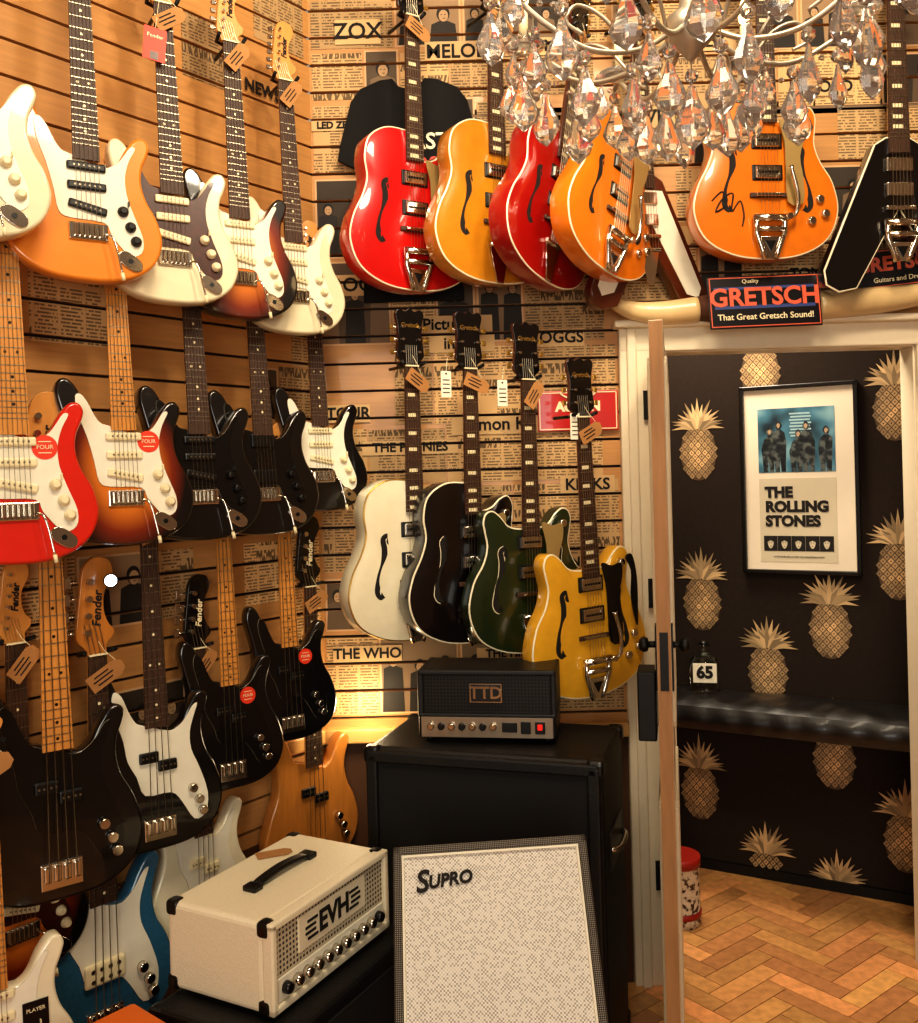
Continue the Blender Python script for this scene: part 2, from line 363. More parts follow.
def guitar(kind, pos, yaw, body, guard=None, board='rose', pk='cream', lean=0, tilt=0, scale=1, hook=.11, tag=True,
           sticker=None, bind=None, headm=None, knobm='cream', bigsby=False, sign=False, single=False, label=False, hb=False, side=None, redtag=False, strap=False, fring=False):
    S = SPEC[kind]; b = B(); T = S['T']; k = .01
    bm_ = M_[body]
    if kind == 'vee': out = [(x * k, z * k) for x, z in VEE]
    else: out = spl(BODY[kind])
    arched = kind in ('hollow', 'double')
    bd = M_[bind] if bind else None
    if arched:
        b.prism(out, -T / 2, T / 2, bm_, M_[side] if side else bm_, .0028, bd, arch=[(.93, .003), (.80, .007), (.55, .009)], cen=(0, -.02))
        y0 = -T / 2 - .009
    else:
        b.prism(out, -T / 2, T / 2, bm_, None, .007 if kind != 'vee' else .003, bd)
        y0 = -T / 2
    br, L, fe, ns = S['br'], S['L'], S['fe'], S['ns']; nut = br + L
    yF = y0 - .011
    we, wn = S['we'], S['wn']
    bo = M_[board]; nk = M_['maple'] if board == 'maple' or kind in ('strat', 'bass') else M_['brown_wood']
    b.prism([(-we / 2, fe), (we / 2, fe), (wn / 2, nut), (-wn / 2, nut)], yF, yF + .006, bo, bo)
    secs = []
    for z, w, t in ((fe, we, .022), (fe + .06, we * .97, .021), (nut, wn, .016), (nut + .012, wn, .014)):
        secs.append([Vector((-w / 2, yF + .006, z)), Vector((-w * .42, yF + .006 + t * .6, z)), Vector((-w * .2, yF + .006 + t, z)), Vector((w * .2, yF + .006 + t, z)), Vector((w * .42, yF + .006 + t * .6, z)), Vector((w / 2, yF + .006, z))])
    b.rings(secs, nk, True)
    def wat(z): return we + (wn - we) * (z - fe) / (nut - fe)
    nf = 22 if ns == 6 else 20
    for n in range(1, nf):
        z = nut - L * (1 - 2 ** (-n / 12))
        if z < fe + .003: break
        b.box((0, yF - .0004, z), (wat(z), .0016, .0018), M_['steel'])
    dm = M_['cream'] if board == 'rose' else M_['blackp']
    for n in (3, 5, 7, 9, 12, 15, 17, 19):
        z = nut - L * (1 - 2 ** (-(n - .5) / 12))
        if z < fe + .01: continue
        if arched or kind == 'vee': b.box((-.004, yF - .0003, z), (wat(z) * .5, .001, .010), dm)
        elif n == 12:
            for q in (-1, 1): b.cyl((q * .012, yF + .001, z), (q * .012, yF - .0006, z), .0032, dm, 8)
        else: b.cyl((0, yF + .001, z), (0, yF - .0006, z), .0035, dm, 8)
    b.box((0, yF - .001, nut), (wn, .006, .004), M_['cream'])
    hm = M_[headm] if headm else (M_['maple'] if S['head'] in 'fb' else M_['guard_black'])
    if S['head'] == 'f':
        ho = [(-2.1,0),(-2.7,1.5),(-3.6,3.2),(-3.3,7),(-2.6,12),(-1.9,16.2),(0,18.2),(2.8,17.6),(3.7,15.2),(2.8,13),(1.9,11.2),(1.8,8.5),(2.6,6.2),(3.9,4.8),(3.6,3.2),(2.4,2),(2.1,0)]
        n, z0, dz = 6, .035, .0235
    elif S['head'] == 'b':
        ho = [(-2.1,0),(-2.7,1.5),(-4.4,3.5),(-4.2,8),(-3.4,14),(-2.6,19),(-.2,21.4),(3.2,20.8),(4.3,18),(3.2,15.5),(2.1,13),(2.0,9.5),(3,6.6),(4.3,5),(3.8,3.4),(2.4,2),(2.1,0)]
        n, z0, dz = 4, .05, .037
    else:
        ho = [(2.1,0),(2.8,1.2),(4.3,2.6),(4.2,5.4),(3.8,8.6),(4.0,12),(4.6,15),(3.4,16.4),(1.5,15.8),(0,16.8),(-1.5,15.8),(-3.4,16.4),(-4.6,15),(-4.0,12),(-3.8,8.6),(-4.2,5.4),(-4.3,2.6),(-2.8,1.2),(-2.1,0)]
        n, z0, dz = 3, .04, .036
    b.prism([(x, z + nut) for x, z in spl(ho, 3)], yF + .005, yF + .019, hm, nk if S['head'] == 'g' else None, .0015)
    for sd in ((-1,) if S['head'] != 'g' else (-1, 1)):
        for i in range(n):
            z = nut + z0 + dz * i
            xo = {'f': -.0285 + i * .0022, 'b': -.031 + i * .003, 'g': sd * .026}[S['head']]
            rr = .0038 if ns == 6 else .007
            b.cyl((xo + (.008 if S['head'] != 'g' else 0), yF + .006, z), (xo + (.008 if S['head'] != 'g' else 0), yF - .006, z), rr, M_['chrome'], 8)
            ex = {'f': -.047 + i * .0025, 'b': -.068 + i * .003, 'g': sd * .056}[S['head']]
            b.cyl((xo, yF + .013, z), (ex, yF + .013, z), .0025, M_['chrome'], 6)
            b.box((ex, yF + .013, z), (.014 if ns == 6 else .018, .006, .014 if ns == 6 else .026), M_['chrome' if S['head'] != 'g' else 'gold'], bev=.002, seg=1)
    if S['head'] == 'g':
        X = Matrix.Translation((0, yF + .0045, nut + .118)); b.text('Gretsch', .018, M_['gold'], X, bold=.0004)
        b.prism([(-.008, nut + .012), (.008, nut + .012), (.004, nut + .04), (-.004, nut + .04)], yF + .0035, yF + .006, M_['blackp'])
    else:
        X = Matrix.Translation((.004, yF + .0045, nut + .10)) @ Matrix.Rotation(rad(-86), 4, 'Y'); b.text('Fender', .022 if ns == 6 else .028, M_['ink'] if headm != 'guard_black' else M_['cream'], X, bold=.0008, shear=.2)
    cr = M_['chrome']; px = M_[pk]
    if kind == 'strat':
        if guard: b.prism(spl(SG, 3), y0 - .0022, y0 + .0005, M_[guard], M_['cream'] if guard != 'guard_white' else M_['blackp'], .0006)
        yy = y0 - .005
        if hb:
            for z in (.052, -.045): b.box((0, yy, z), (.07, .008, .036), px, bev=.003)
        else:
            for z, an in ((.052, 0), (.008, 0), (-.040, 12)):
                X = Matrix.Translation((0, yy, z)) @ Matrix.Rotation(rad(an), 4, 'Y')
                b.box((0, 0, 0), (.083, .009, .019), px, X, bev=.004)
                for q in range(6): b.cyl((-.026 + q * .0104, -.004, 0), (-.026 + q * .0104, -.0058, 0), .0024, M_['steel'], 6, X=X)
        b.box((0, y0 - .003, -.094), (.082, .006, .038), cr, bev=.002)
        for q in range(6): b.box((-.026 + q * .0104, y0 - .009, -.092), (.009, .007, .028), cr, bev=.0015, seg=1)
        b.tube(ospl([(.036, y0 - .008, -.10), (.044, y0 - .022, -.105), (.052, y0 - .027, -.13), (.062, y0 - .03, -.19)], 5), .0027, cr, 6)
        b.cyl((.062, y0 - .03, -.188), (.0645, y0 - .03, -.205), .0045, M_['cream'], 8)
        for x, z in ((.076, -.040), (.091, -.074), (.102, -.106)):
            b.lathe([(.0125, 0), (.012, .005), (.009, .008), (.0085, .013), (.006, .0145)], M_[knobm], 12, Matrix.Translation((x, y0 - .002, z)) @ Matrix.Rotation(rad(90), 4, 'X'))
        b.box((.088, y0 - .006, -.022), (.003, .012, .012), M_[knobm], Matrix.Identity(4), bev=.001)
        X = Matrix.Translation((.088, y0 - .001, -.152)) @ Matrix.Rotation(rad(35), 4, 'Y')
        b.prism(spl([(3.0, 0), (1.8, 1.5), (-1.8, 1.5), (-3.0, 0), (-1.8, -1.5), (1.8, -1.5)], 4), -.003, .001, cr, bev=.0015, X=X, cen=(0, 0))
        b.cyl((0, -.0015, 0), (0, -.0045, 0), .006, M_['blackp'], 10, X=X)
    elif kind == 'bass':
        if guard: b.prism(spl(BG, 3), y0 - .0022, y0 + .0005, M_[guard], M_['cream'] if guard != 'guard_white' else M_['blackp'], .0006)
        if single:
            b.box((0, y0 - .006, -.075), (.095, .012, .05), px, bev=.006)
            for q in range(4):
                for dz_ in (-.011, .011): b.cyl((-.03 + q * .02, y0 - .011, -.075 + dz_), (-.03 + q * .02, y0 - .0135, -.075 + dz_), .005, M_['steel'], 8)
        else:
            b.box((-.024, y0 - .006, .0), (.05, .012, .028), px, bev=.004); b.box((.024, y0 - .006, -.026), (.05, .012, .028), px, bev=.004)
            for q in range(4):
                for w in (-.005, .005): b.cyl((-.036 + q * .024 + w, y0 - .011, 0 if q < 2 else -.026), (-.036 + q * .024 + w, y0 - .0135, 0 if q < 2 else -.026), .0025, M_['steel'], 6)
        b.box((0, y0 - .003, -.185), (.085, .006, .055), cr, bev=.002)
        for q in range(4): b.box((-.03 + q * .02, y0 - .010, -.178), (.015, .010, .034), cr, bev=.003)
        for x, z in ((.090, -.10), (.106, -.132), (.115, -.162)):
            b.lathe([(.0125, 0), (.012, .011), (.010, .0145)], cr, 12, Matrix.Translation((x, y0 - .002, z)) @ Matrix.Rotation(rad(90), 4, 'X'))
    elif arched:
        for z in (.075, -.012):
            b.box((0, y0 - .001, z), (.088, .006, .044), M_[pk], bev=.003); b.box((0, y0 - .006, z), (.070, .010, .034), cr, bev=.003)
            b.box((0, y0 - .0115, z), (.056, .001, .006), M_['blackp'])
        b.box((0, y0 - .004, br), (.105, .008, .014), M_['rose'], bev=.003); b.box((0, y0 - .012, br), (.075, .009, .009), cr, bev=.002)
        for sd in (-1, 1):
            fp = ospl([(sd * .080, 0, .064), (sd * .088, 0, .080), (sd * .102, 0, .070), (sd * .098, 0, .040), (sd * .102, 0, 0), (sd * .116, 0, -.04), (sd * .124, 0, -.078), (sd * .113, 0, -.096), (sd * .101, 0, -.086)], 4)
            n_ = len(fp)
            for (ex_, mm_, yy) in (((.0022, M_['ivory'], y0 + .0006), (0, M_['ink'], y0 + .0001)) if fring else ((0, M_['ink'], y0 + .0001),)):
                w = [.0045 + ex_ + .0050 * math.sin(math.pi * i / (n_ - 1)) for i in range(n_)]
                vs = []
                for i, p in enumerate(fp):
                    t = (fp[min(i + 1, n_ - 1)] - fp[max(i - 1, 0)]).normalized(); nn = Vector((-t.z, 0, t.x))
                    vs += [Vector((p.x, yy, p.z - .02)) + nn * w[i], Vector((p.x, yy, p.z - .02)) - nn * w[i]]
                b.add(vs, [[2 * i, 2 * i + 1, 2 * i + 3, 2 * i + 2] for i in range(n_ - 1)], mm_)
                for p in (fp[0], fp[-1]): b.cyl((p.x, yy + .003, p.z - .02), (p.x, yy, p.z - .02), .0115 + ex_, mm_, 12)
        if guard:
            b.prism(spl([(3.3, 13), (4.6, 7), (4.8, 0), (5.2, -9.5), (9.6, -9.8), (9.8, -3), (9.0, 3), (10.6, 8.5), (10.4, 12.5), (7, 12)], 3), y0 - .014, y0 - .011, M_[guard])
        for x, z in ((.150, -.085), (.165, -.125), (.125, -.145), (.115, .125)):
            b.lathe([(.0125, 0), (.012, .011), (.009, .014)], M_[knobm] if knobm != 'cream' else cr, 12, Matrix.Translation((x, y0 + .004, z)) @ Matrix.Rotation(rad(90), 4, 'X'))
    else:
        if guard: b.prism([(x * k, z * k) for x, z in [(2.8, 8), (6, 8), (18.6, -21), (17.4, -24), (13.2, -23), (1.5, -2), (-1.5, -2), (-13.2, -23), (-17.4, -24), (-18.6, -21), (-6, 8), (-2.8, 8)]], y0 - .002, y0 + .0005, M_[guard])
        for z in (.055, -.01):
            b.box((0, y0 - .005, z), (.072, .010, .036), cr, bev=.003)
        b.box((0, y0 - .008, br), (.08, .012, .012), cr, bev=.003)
    if (arched or kind == 'vee'):
        zt = -.14 if arched else -.10
        zb = -.250 if arched else -.2
        if bigsby:
            for sd in (-1, 1):
                b.tube([(sd * .042, y0 - .016, zt + .008), (sd * .040, y0 - .012, zt - .04), (sd * .022, y0 - .008, zb + .02), (sd * .014, y0 - .006, zb)], .0085, cr, 8)
            b.prism([(-.034, zt - .05), (.034, zt - .05), (.018, zb), (-.018, zb)], y0 - .011, y0 - .002, cr, bev=.002)
            b.prism([(-.016, zt - .062), (.016, zt - .062), (.0, zt - .092)], y0 - .0125, y0 - .010, M_['blackp'])
            b.cyl((-.046, y0 - .018, zt), (.046, y0 - .018, zt), .010, cr, 12); b.cyl((-.042, y0 - .014, zt - .03), (.042, y0 - .014, zt - .03), .008, cr, 12)
            b.tube(ospl([(.05, y0 - .020, zt), (.066, y0 - .034, zt + .01), (.070, y0 - .037, zt + .06), (.050, y0 - .040, zt + .135)], 5), [.0055] * 15 + [.008], cr, 8)
            b.cyl((.048, y0 - .018, zt + .0), (.048, y0 - .036, zt), .009, cr, 10)
        else:
            b.prism([(-.035, zt), (.035, zt), (.012, zb), (-.012, zb)], y0 - .006, y0 - .001, cr, bev=.001)
            b.cyl((-.036, y0 - .008, zt), (.036, y0 - .008, zt), .006, cr, 10)
    zend = br - .02 if not (arched or kind == 'vee') else (-.14 if arched else -.10)
    for q in range(ns):
        f_ = q / (ns - 1) - .5
        sr = .0006 if ns == 6 else .0011
        b.tube([(f_ * we * .92, yF - .005, zend), (f_ * we * .9, yF - .006, br), (f_ * wn * .8, yF - .002, nut)], sr, M_['steel'], 4)
        b.tube([(f_ * wn * .8, yF - .002, nut), (f_ * wn * .8 - (.012 if S['head'] != 'g' else 0), yF + .002, nut + z0 + .02)], sr, M_['steel'], 4)
    b.tube([(0, yF + .03, nut + .004), (0, yF + .03 + hook, nut + .004)], .005, M_['blackp'], 8)
    b.tube([(-.036, yF - .012, nut + .01), (-.034, yF + .02, nut + .002), (0, yF + .032, nut), (.034, yF + .02, nut + .002), (.036, yF - .012, nut + .01)], .0055, M_['blackp'], 8)
    if sticker:
        b.cyl((sticker[0], y0 - .002, sticker[1]), (sticker[0], y0 - .0035, sticker[1]), .026, M_['sticker'], 24)
        X = Matrix.Translation((sticker[0], y0 - .0045, sticker[1])); b.text('FOUR', .013, M_['cream'], X)
        b.box((sticker[0], y0 - .004, sticker[1] - .012), (.026, .001, .002), M_['cream'])
        b.box((sticker[0], y0 - .004, sticker[1] + .012), (.026, .001, .002), M_['cream'])
    if label:
        b.box((.08, y0 - .004, -.02), (.05, .002, .085), M_['blackp'], bev=.0005); b.text('PLAYER', .011, M_['cream'], Matrix.Translation((.08, y0 - .0056, .005))); b.text('Series', .012, M_['cream'], Matrix.Translation((.08, y0 - .0056, -.04)))
    if redtag:
        X = Matrix.Translation((.0, yF - .016, nut - .125)) @ Matrix.Rotation(rad(6), 4, 'Y')
        b.box((-.03, 0, .0), (.055, .001, .085), M_['sticker'], X); b.text('Fender', .014, M_['cream'], X @ Matrix.Translation((-.03, -.001, .02))); b.box((-.03, -.001, -.03), (.02, .0008, .02), M_['guard_tort'], X)
        b.tube([X @ Vector((-.03, 0, .042)), (-.01, yF - .006, nut)], .0008, M_['cream'], 4)
    if strap:
        b.prism(spl([(11.5, 14), (13.5, 10), (13, 2), (14.6, -6), (15.2, -1), (15.4, 8), (14, 14.5)], 4), y0 - .022, y0 - .018, M_['blackp'])
    if tag:
        X = Matrix.Translation((.012, yF - .014, nut - .045)) @ Matrix.Rotation(rad(RND.uniform(-55, -15) if kind != 'hollow' else RND.uniform(15, 55)), 4, 'Y') @ Matrix.Rotation(rad(RND.uniform(-15, 15)), 4, 'Z')
        b.prism([(-.042, -.02), (.028, -.02), (.042, -.01), (.042, .01), (.028, .02), (-.042, .02)], -.0006, .0006, M_['kraft'], X=X)
        for q in (-.009, .001, .01): b.box((-.008, -.0012, q), (.05 - abs(q) * 1.5, .0004, .0032), M_['ink'], X)
        b.tube([X @ Vector((.036, 0, 0)), (.01, yF - .008, nut + .01), (0, yF - .004, nut + .03)], .0008, M_['cream'], 4)
    if sign:
        b.tube(ospl([(-.16, y0 + .002, -.09), (-.13, y0, -.065), (-.12, y0, -.10), (-.15, y0, -.12), (-.13, y0, -.085), (-.10, y0, -.07), (-.105, y0, -.12), (-.08, y0, -.09), (-.07, y0, -.13), (-.075, y0, -.16)], 5), .0026, M_['ink'], 4)
    X = Matrix.Translation(pos) @ Matrix.Rotation(rad(yaw), 4, 'Z') @ Matrix.Rotation(rad(tilt), 4, 'Y') @ Matrix.Rotation(rad(-lean), 4, 'X') @ Matrix.Scale(scale, 4)
    return b.obj('bass_guitar' if kind == 'bass' else 'electric_guitar', X)

CX, CY = -.435, 3.0
def LW(s, o, z): return (CX - .6 * s + .8 * o, CY - .8 * s - .6 * o, z)
# left wall, upper row
guitar('strat', LW(1.165, .17, 2.31), 34, 'olympic', 'guard_white', lean=4, hook=.09)
guitar('strat', LW(.893, .17, 2.262), 33, 'orange_paint', 'guard_white', pk='blackp', knobm='blackp', lean=4, scale=1.02, hook=.09)
guitar('strat', LW(.662, .17, 2.237), 33, 'olympic', 'guard_tort', lean=5, scale=1.0, redtag=True, hook=.09)
guitar('strat', LW(.452, .17, 2.220), 34, 'burst', 'guard_white', scale=.98, lean=4, hook=.09)
guitar('strat', LW(.260, .17, 2.195), 34, 'olympic', 'guard_white', scale=.95, lean=4, hook=.09)
# middle row
guitar('strat', LW(1.06, .14, 1.640), 35, 'red_paint', 'guard_white', 'maple', lean=6, sticker=(.058, .040), scale=1.03, hook=.06)
guitar('strat', LW(.795, .14, 1.657), 35, 'burst', 'guard_white', 'maple', lean=6, sticker=(.058, .040), hook=.06)
guitar('strat', LW(.576, .14, 1.652), 36, 'black_paint', 'guard_black', pk='blackp', knobm='blackp', lean=6, hook=.06)
guitar('strat', LW(.365, .14, 1.652), 37, 'black_paint', 'guard_black', pk='blackp', knobm='blackp', lean=6, hb=True, hook=.06)
guitar('strat', LW(.135, .13, 1.690), 34, 'black_paint', 'guard_white', lean=5, scale=.92, hook=.06)
# basses
guitar('bass', LW(.957, .095, .925), 37, 'black_paint', 'guard_black', 'maple', pk='blackp', lean=3, scale=1.06, hook=.04)
guitar('bass', LW(.695, .095, .925), 38, 'black_paint', 'guard_white', 'rose', pk='blackp', lean=3, scale=.95, hook=.04)
guitar('bass', LW(.463, .095, .990), 38, 'black_paint', 'guard_black', 'maple', pk='blackp', lean=3, scale=.87, sticker=(.058, .035), hook=.04)
guitar('bass', LW(.245, .095, 1.060), 38, 'black_paint', 'guard_black', 'maple', pk='blackp', lean=3, scale=.84, sticker=(.058, .035), hook=.04)
# lowest row
guitar('strat', LW(1.03, .045, .70), 50, 'burst', 'guard_tort', 'rose', hook=.03)
guitar('strat', LW(1.170, .20, .520), 36, 'ivory', 'guard_white', 'maple', label=True, lean=4)
guitar('bass', LW(.830, .045, .52), 48, 'blue_paint', 'guard_white', 'rose', pk='cream', single=True, headm='natural', scale=1.08, hook=.03)
guitar('bass', LW(.53, .045, .60), 49, 'ivory', 'guard_white', 'rose', headm='guard_black', scale=.90, hook=.03)
guitar('bass', LW(.127, .05, .675), 46, 'natural', None, 'rose', pk='blackp', headm='guard_black', scale=.97, hook=.03)
# back wall, hanging from upper rail
guitar('hollow', (-.130, 2.83, 2.390), 33, 'cherry', 'silverguard', pk='blackp', bind='ivory', bigsby=True)
guitar('hollow', (.110, 2.83, 2.405), 33, 'gold_paint', 'silverguard', pk='blackp', bind='ivory')
guitar('hollow', (.275, 2.83, 2.395), 50, 'dark_red', 'guard_white', pk='blackp', bind='ivory', tilt=14)
guitar('hollow', (.455, 2.80, 2.41), 46, 'gretsch_orange', 'silverguard', pk='blackp', bind='ivory', bigsby=True, tilt=14)
guitar('vee', (.575, 2.90, 2.36), 24, 'brown_wood', 'guard_white', bigsby=False, tilt=-2, hook=.07)
guitar('hollow', (.922, 2.86, 2.475), 6, 'gretsch_orange', 'silverguard', pk='blackp', bind='ivory', bigsby=True, sign=True, scale=1.06)
guitar('vee', (1.32, 2.86, 2.42), 4, 'black_paint', None, bind='ivory', bigsby=True, scale=1.12)
# back wall, lower rail
guitar('hollow', (-.155, 2.82, 1.372), 31, 'ivory', 'silverguard', pk='blackp', bind='gold', headm='guard_black', side='ivory', bigsby=True)
guitar('hollow', (.014, 2.82, 1.360), 31, 'maroon_black', 'silverguard', pk='blackp', bind='ivory', bigsby=True, fring=True)
guitar('double', (.186, 2.82, 1.325), 29, 'green_paint', 'silverguard', pk='blackp', bind='ivory', fring=True)
guitar('double', (.355, 2.80, 1.200), 31, 'yellow_paint', 'guard_black', pk='blackp', bind='ivory', bigsby=True, tilt=-2, scale=1.02, strap=True)

# ------------------------------------------------------------------ room shell
slat = mat('slat_wood', C(192, 140, 82), .5, coat=.2, var=.25, scale=6, stretch=(1, 1, 14))
groove = mat('groove_dark', C(34, 18, 8), .8)
lowp = mat('lower_panel', C(80, 50, 26), .7)
plaster = mat('plaster', C(128, 104, 80), .8)
trimm = mat('trim_wood', C(214, 168, 100), .5, coat=.2)
casing = mat('casing_paint', C(228, 214, 186), .45, var=.05, bump=.1)
news = attrmat('newsprint', .75, news=True)
flat = attrmat('halftone_print', .7)
PITCH = .085
def slats(b, x0, x1, z0, z1):
    b.box(((x0 + x1) / 2, .03, (z0 + z1) / 2), (x1 - x0, .03, z1 - z0), groove)
    z = math.floor(z0 / PITCH) * PITCH
    while z < z1:
        a, c = max(z + .004, z0), min(z + PITCH - .004, z1)
        if c - a > .01: b.box(((x0 + x1) / 2, .0075, (a + c) / 2), (x1 - x0, .015, c - a), slat)
        z += PITCH
def clip(b, x0, x1, z0, z1, m, col, y=-.0012):
    z = math.floor(z0 / PITCH) * PITCH
    while z < z1:
        a, c = max(z + .0045, z0), min(z + PITCH - .0045, z1)
        if c - a > .004: b.box(((x0 + x1) / 2, y, (a + c) / 2), (x1 - x0, .0012, c - a), m, col=col)
        z += PITCH
H = 3.5
wb = B()
slats(wb, -.435, .506, .80, H); slats(wb, .506, 2.2, 2.04, H); slats(wb, 1.50, 2.2, 0, 2.04)
wb.box((.035, .02, .40), (.94, .04, .8), lowp)
wb.obj('wall_back', frame(0, 3.0, 0))
wl = B(); slats(wl, -3.6, 0, .55, H); wl.box((-1.8, .02, .275), (3.6, .04, .55), lowp)
LWM = frame(CX, CY, 0, 53.13)
wl.obj('wall_left', LWM)
# everything printed is cut to the slat faces so that the grooves stay open
def cut(b, poly, m, col, y):
    zs = [p[1] for p in poly]; z = math.floor(min(zs) / PITCH) * PITCH
    def clipz(pl, zc, keep_above):
        o = []
        for i in range(len(pl)):
            p, q = pl[i - 1], pl[i]
            ip = (p[1] >= zc) == keep_above; iq = (q[1] >= zc) == keep_above
            if ip != iq:
                t = (zc - p[1]) / (q[1] - p[1]); o.append((p[0] + t * (q[0] - p[0]), zc))
            if iq: o.append(q)
        return o
    while z < max(zs):
        pl = clipz(poly, z + .0045, True)
        if len(pl) > 2: pl = clipz(pl, z + PITCH - .0045, False)
        if len(pl) > 2: b.add([(p[0], y, p[1]) for p in pl], [list(range(len(pl)))], m, col=col)
        z += PITCH
def ell(cx, cz, a, c, n=14): return [(cx + a * math.cos(2 * math.pi * i / n), cz + c * math.sin(2 * math.pi * i / n)) for i in range(n)]
def picture(b, x0, x1, z0, z1):
    w, h = x1 - x0, z1 - z0
    bgv = RND.choice([55, 85, 130, 150]); C_ = lambda v: C(min(255, v * 1.04), v * .84, v * .62)
    clip(b, x0, x1, z0, z1, flat, C_(205))
    m_ = .006; clip(b, x0 + m_, x1 - m_, z0 + m_, z1 - m_, flat, C_(bgv), -.0022)
    n = max(1, int(w / .07)); s = min(w / n, h * .8)
    for i in range(n):
        cx = x0 + w * (i + .5) / n + RND.uniform(-.004, .004); hz = z0 + h * RND.uniform(.58, .68)
        dk = 35 if bgv > 100 else RND.choice([100, 120, 30])
        top = hz - s * .18
        cut(b, [(cx - s * .42, z0 + m_), (cx + s * .42, z0 + m_), (cx + s * .36, top - s * .1), (cx + s * .12, top), (cx - s * .12, top), (cx - s * .36, top - s * .1)], flat, C_(dk), -.0032)
        cut(b, ell(cx, hz + s * .03, s * .20, s * .235), flat, C_(26 if bgv > 60 else 12), -.0040)
        cut(b, ell(cx + s * .01, hz - s * .03, s * .145, s * .18), flat, C_(180), -.0048)
        for sd in (-1, 1): cut(b, ell(cx + sd * s * .055, hz, s * .03, s * .015, 8), flat, C_(50), -.0054)
        cut(b, ell(cx + .003, hz - s * .11, s * .05, s * .014, 8), flat, C_(80), -.0054)
def pack(b, x0, x1, z0, z1, dens, phd=.17):
    z = z0
    while z < z1:
        h = RND.uniform(.13, .28); x = x0
        while x < x1 - .05:
            w = RND.uniform(.11, .28); xe = min(x + w, x1); ze = min(z + h - RND.uniform(0, .02), z1)
            if RND.random() < dens:
                t = RND.uniform(.82, 1.1)
                if RND.random() < phd and xe - x > .08: picture(b, x + .003, xe - .003, z, ze)
                else: clip(b, x + .003, xe - .003, z, ze, news, C(min(255, 208 * t), min(255, 170 * t), min(255, 118 * t)))
            x = xe
        z += h
cb = B(); pack(cb, -.43, .50, .86, 3.3, .97, .24); pack(cb, .51, 2.1, 2.12, 3.3, .97, .24)
hl = [('TROGGS', .30, 2.02, .05), ('simon KI', .13, 1.755, .055), ('THE PENNIES', -.15, 1.69, .04), ('Pictures', -.02, 2.07, .05), ('in the', .02, 2.01, .05), ('THE FINEST', .16, 1.04, .035),
      ('FUNNIES', .30, 2.93, .05), ('ZOX', -.28, 2.99, .07), ('BEATLES', .78, 2.93, .05), ('LED ZEP', -.36, 2.70, .03), ('ROCK', -.30, 2.2, .06), ('THE WHO', -.30, 1.05, .045), ('MELODY', .05, 2.92, .06),
      ('RECORD', 1.16, 2.78, .05), ('LIVE', .62, 2.70, .06), ('SOUNDS', .34, 1.32, .04), ('TOUR', -.34, 1.80, .05), ('KINKS', .40, 1.56, .05), ('TONIGHT', 1.15, 2.2, .045)]
for t, x, z, s_ in hl:
    w_ = len(t) * s_ * .34
    cut(cb, [(x - w_, z - s_ * .55), (x + w_, z - s_ * .55), (x + w_, z + s_ * .55), (x - w_, z + s_ * .55)], flat, C(212, 176, 124), -.0060)
    cb.text(t, s_, M_['ink'], Matrix.Translation((x, -.0072, z)), bold=.0012)
cb.obj('newspaper_clippings', frame(0, 3.0, 0), recalc=False)
cl = B(); pack(cl, -2.4, -.01, .9, 3.3, .30, .4)
for t, x, z, s_ in [('NEWS', -.2, 2.75, .05), ('JAZZ', -.12, 1.35, .04), ('BLUES', -.1, 1.1, .04)]:
    cl.text(t, s_, M_['ink'], Matrix.Translation((x, -.0072, z)), bold=.0012)
cl.obj('newspaper_clippings', LWM, recalc=False)
tb = B(); tb.box((.035, -.012, .80), (.94, .05, .045), trimm, bev=.005); tb.obj('trim_1', frame(0, 3.0, 0))
tb = B(); tb.box((-.5, -.008, .80), (.98, .03, .045), trimm, bev=.005); tb.obj('trim_2', LWM)
# added cool-white glowing bulb on a stem, stands in for a bright glint
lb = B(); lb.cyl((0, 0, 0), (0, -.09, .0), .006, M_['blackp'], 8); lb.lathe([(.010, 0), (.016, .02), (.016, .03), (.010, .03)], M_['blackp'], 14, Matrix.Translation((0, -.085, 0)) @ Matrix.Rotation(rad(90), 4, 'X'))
lb.lathe([(.014, 0), (.013, .006), (.007, .011), (0, .012)], mat('glint_glow', C(225, 240, 255), .2, emis=9), 14, Matrix.Translation((0, -.115, 0)) @ Matrix.Rotation(rad(90), 4, 'X'))
lb.obj('glint_stand_in', frame(*LW(.765, .0, 1.37), 30))
# door frame
db = B()
for x0, x1 in ((.506, .640), (1.43, 1.55)):
    db.box(((x0 + x1) / 2, -.012, 1.02), (x1 - x0, .03, 2.04), casing, bev=.005)
    db.box(((x0 + x1) / 2 + (-.03 if x0 < 1 else .03), -.03, 1.02), (.03, .02, 2.04), casing, bev=.006)
db.box((1.028, -.012, 2.005), (1.044, .032, .075), casing, bev=.005); db.box((1.028, -.035, 2.05), (1.08, .06, .022), casing, bev=.006)
db.box((.648, .04, 1.0), (.02, .09, 2.0), casing, bev=.002); db.box((1.435, .04, 1.0), (.02, .09, 2.0), casing, bev=.002); db.box((1.04, .04, 1.975), (.80, .09, .02), casing, bev=.002)
db.obj('door_frame', frame(0, 3.0, 0))
dw = mat('door_paint', C(214, 198, 168), .45, var=.08)
de = mat('door_edge_wood', C(164, 120, 76), .6, var=.3, scale=8, stretch=(8, 8, 1))
iron = mat('black_iron', C(14, 12, 11), .5, metal=.3)
dl = B()
dl.box((.345, 0, .985), (.69, .034, 1.95), dw, bev=.002)
dl.box((.6905, 0, .985), (.004, .032, 1.945), de)
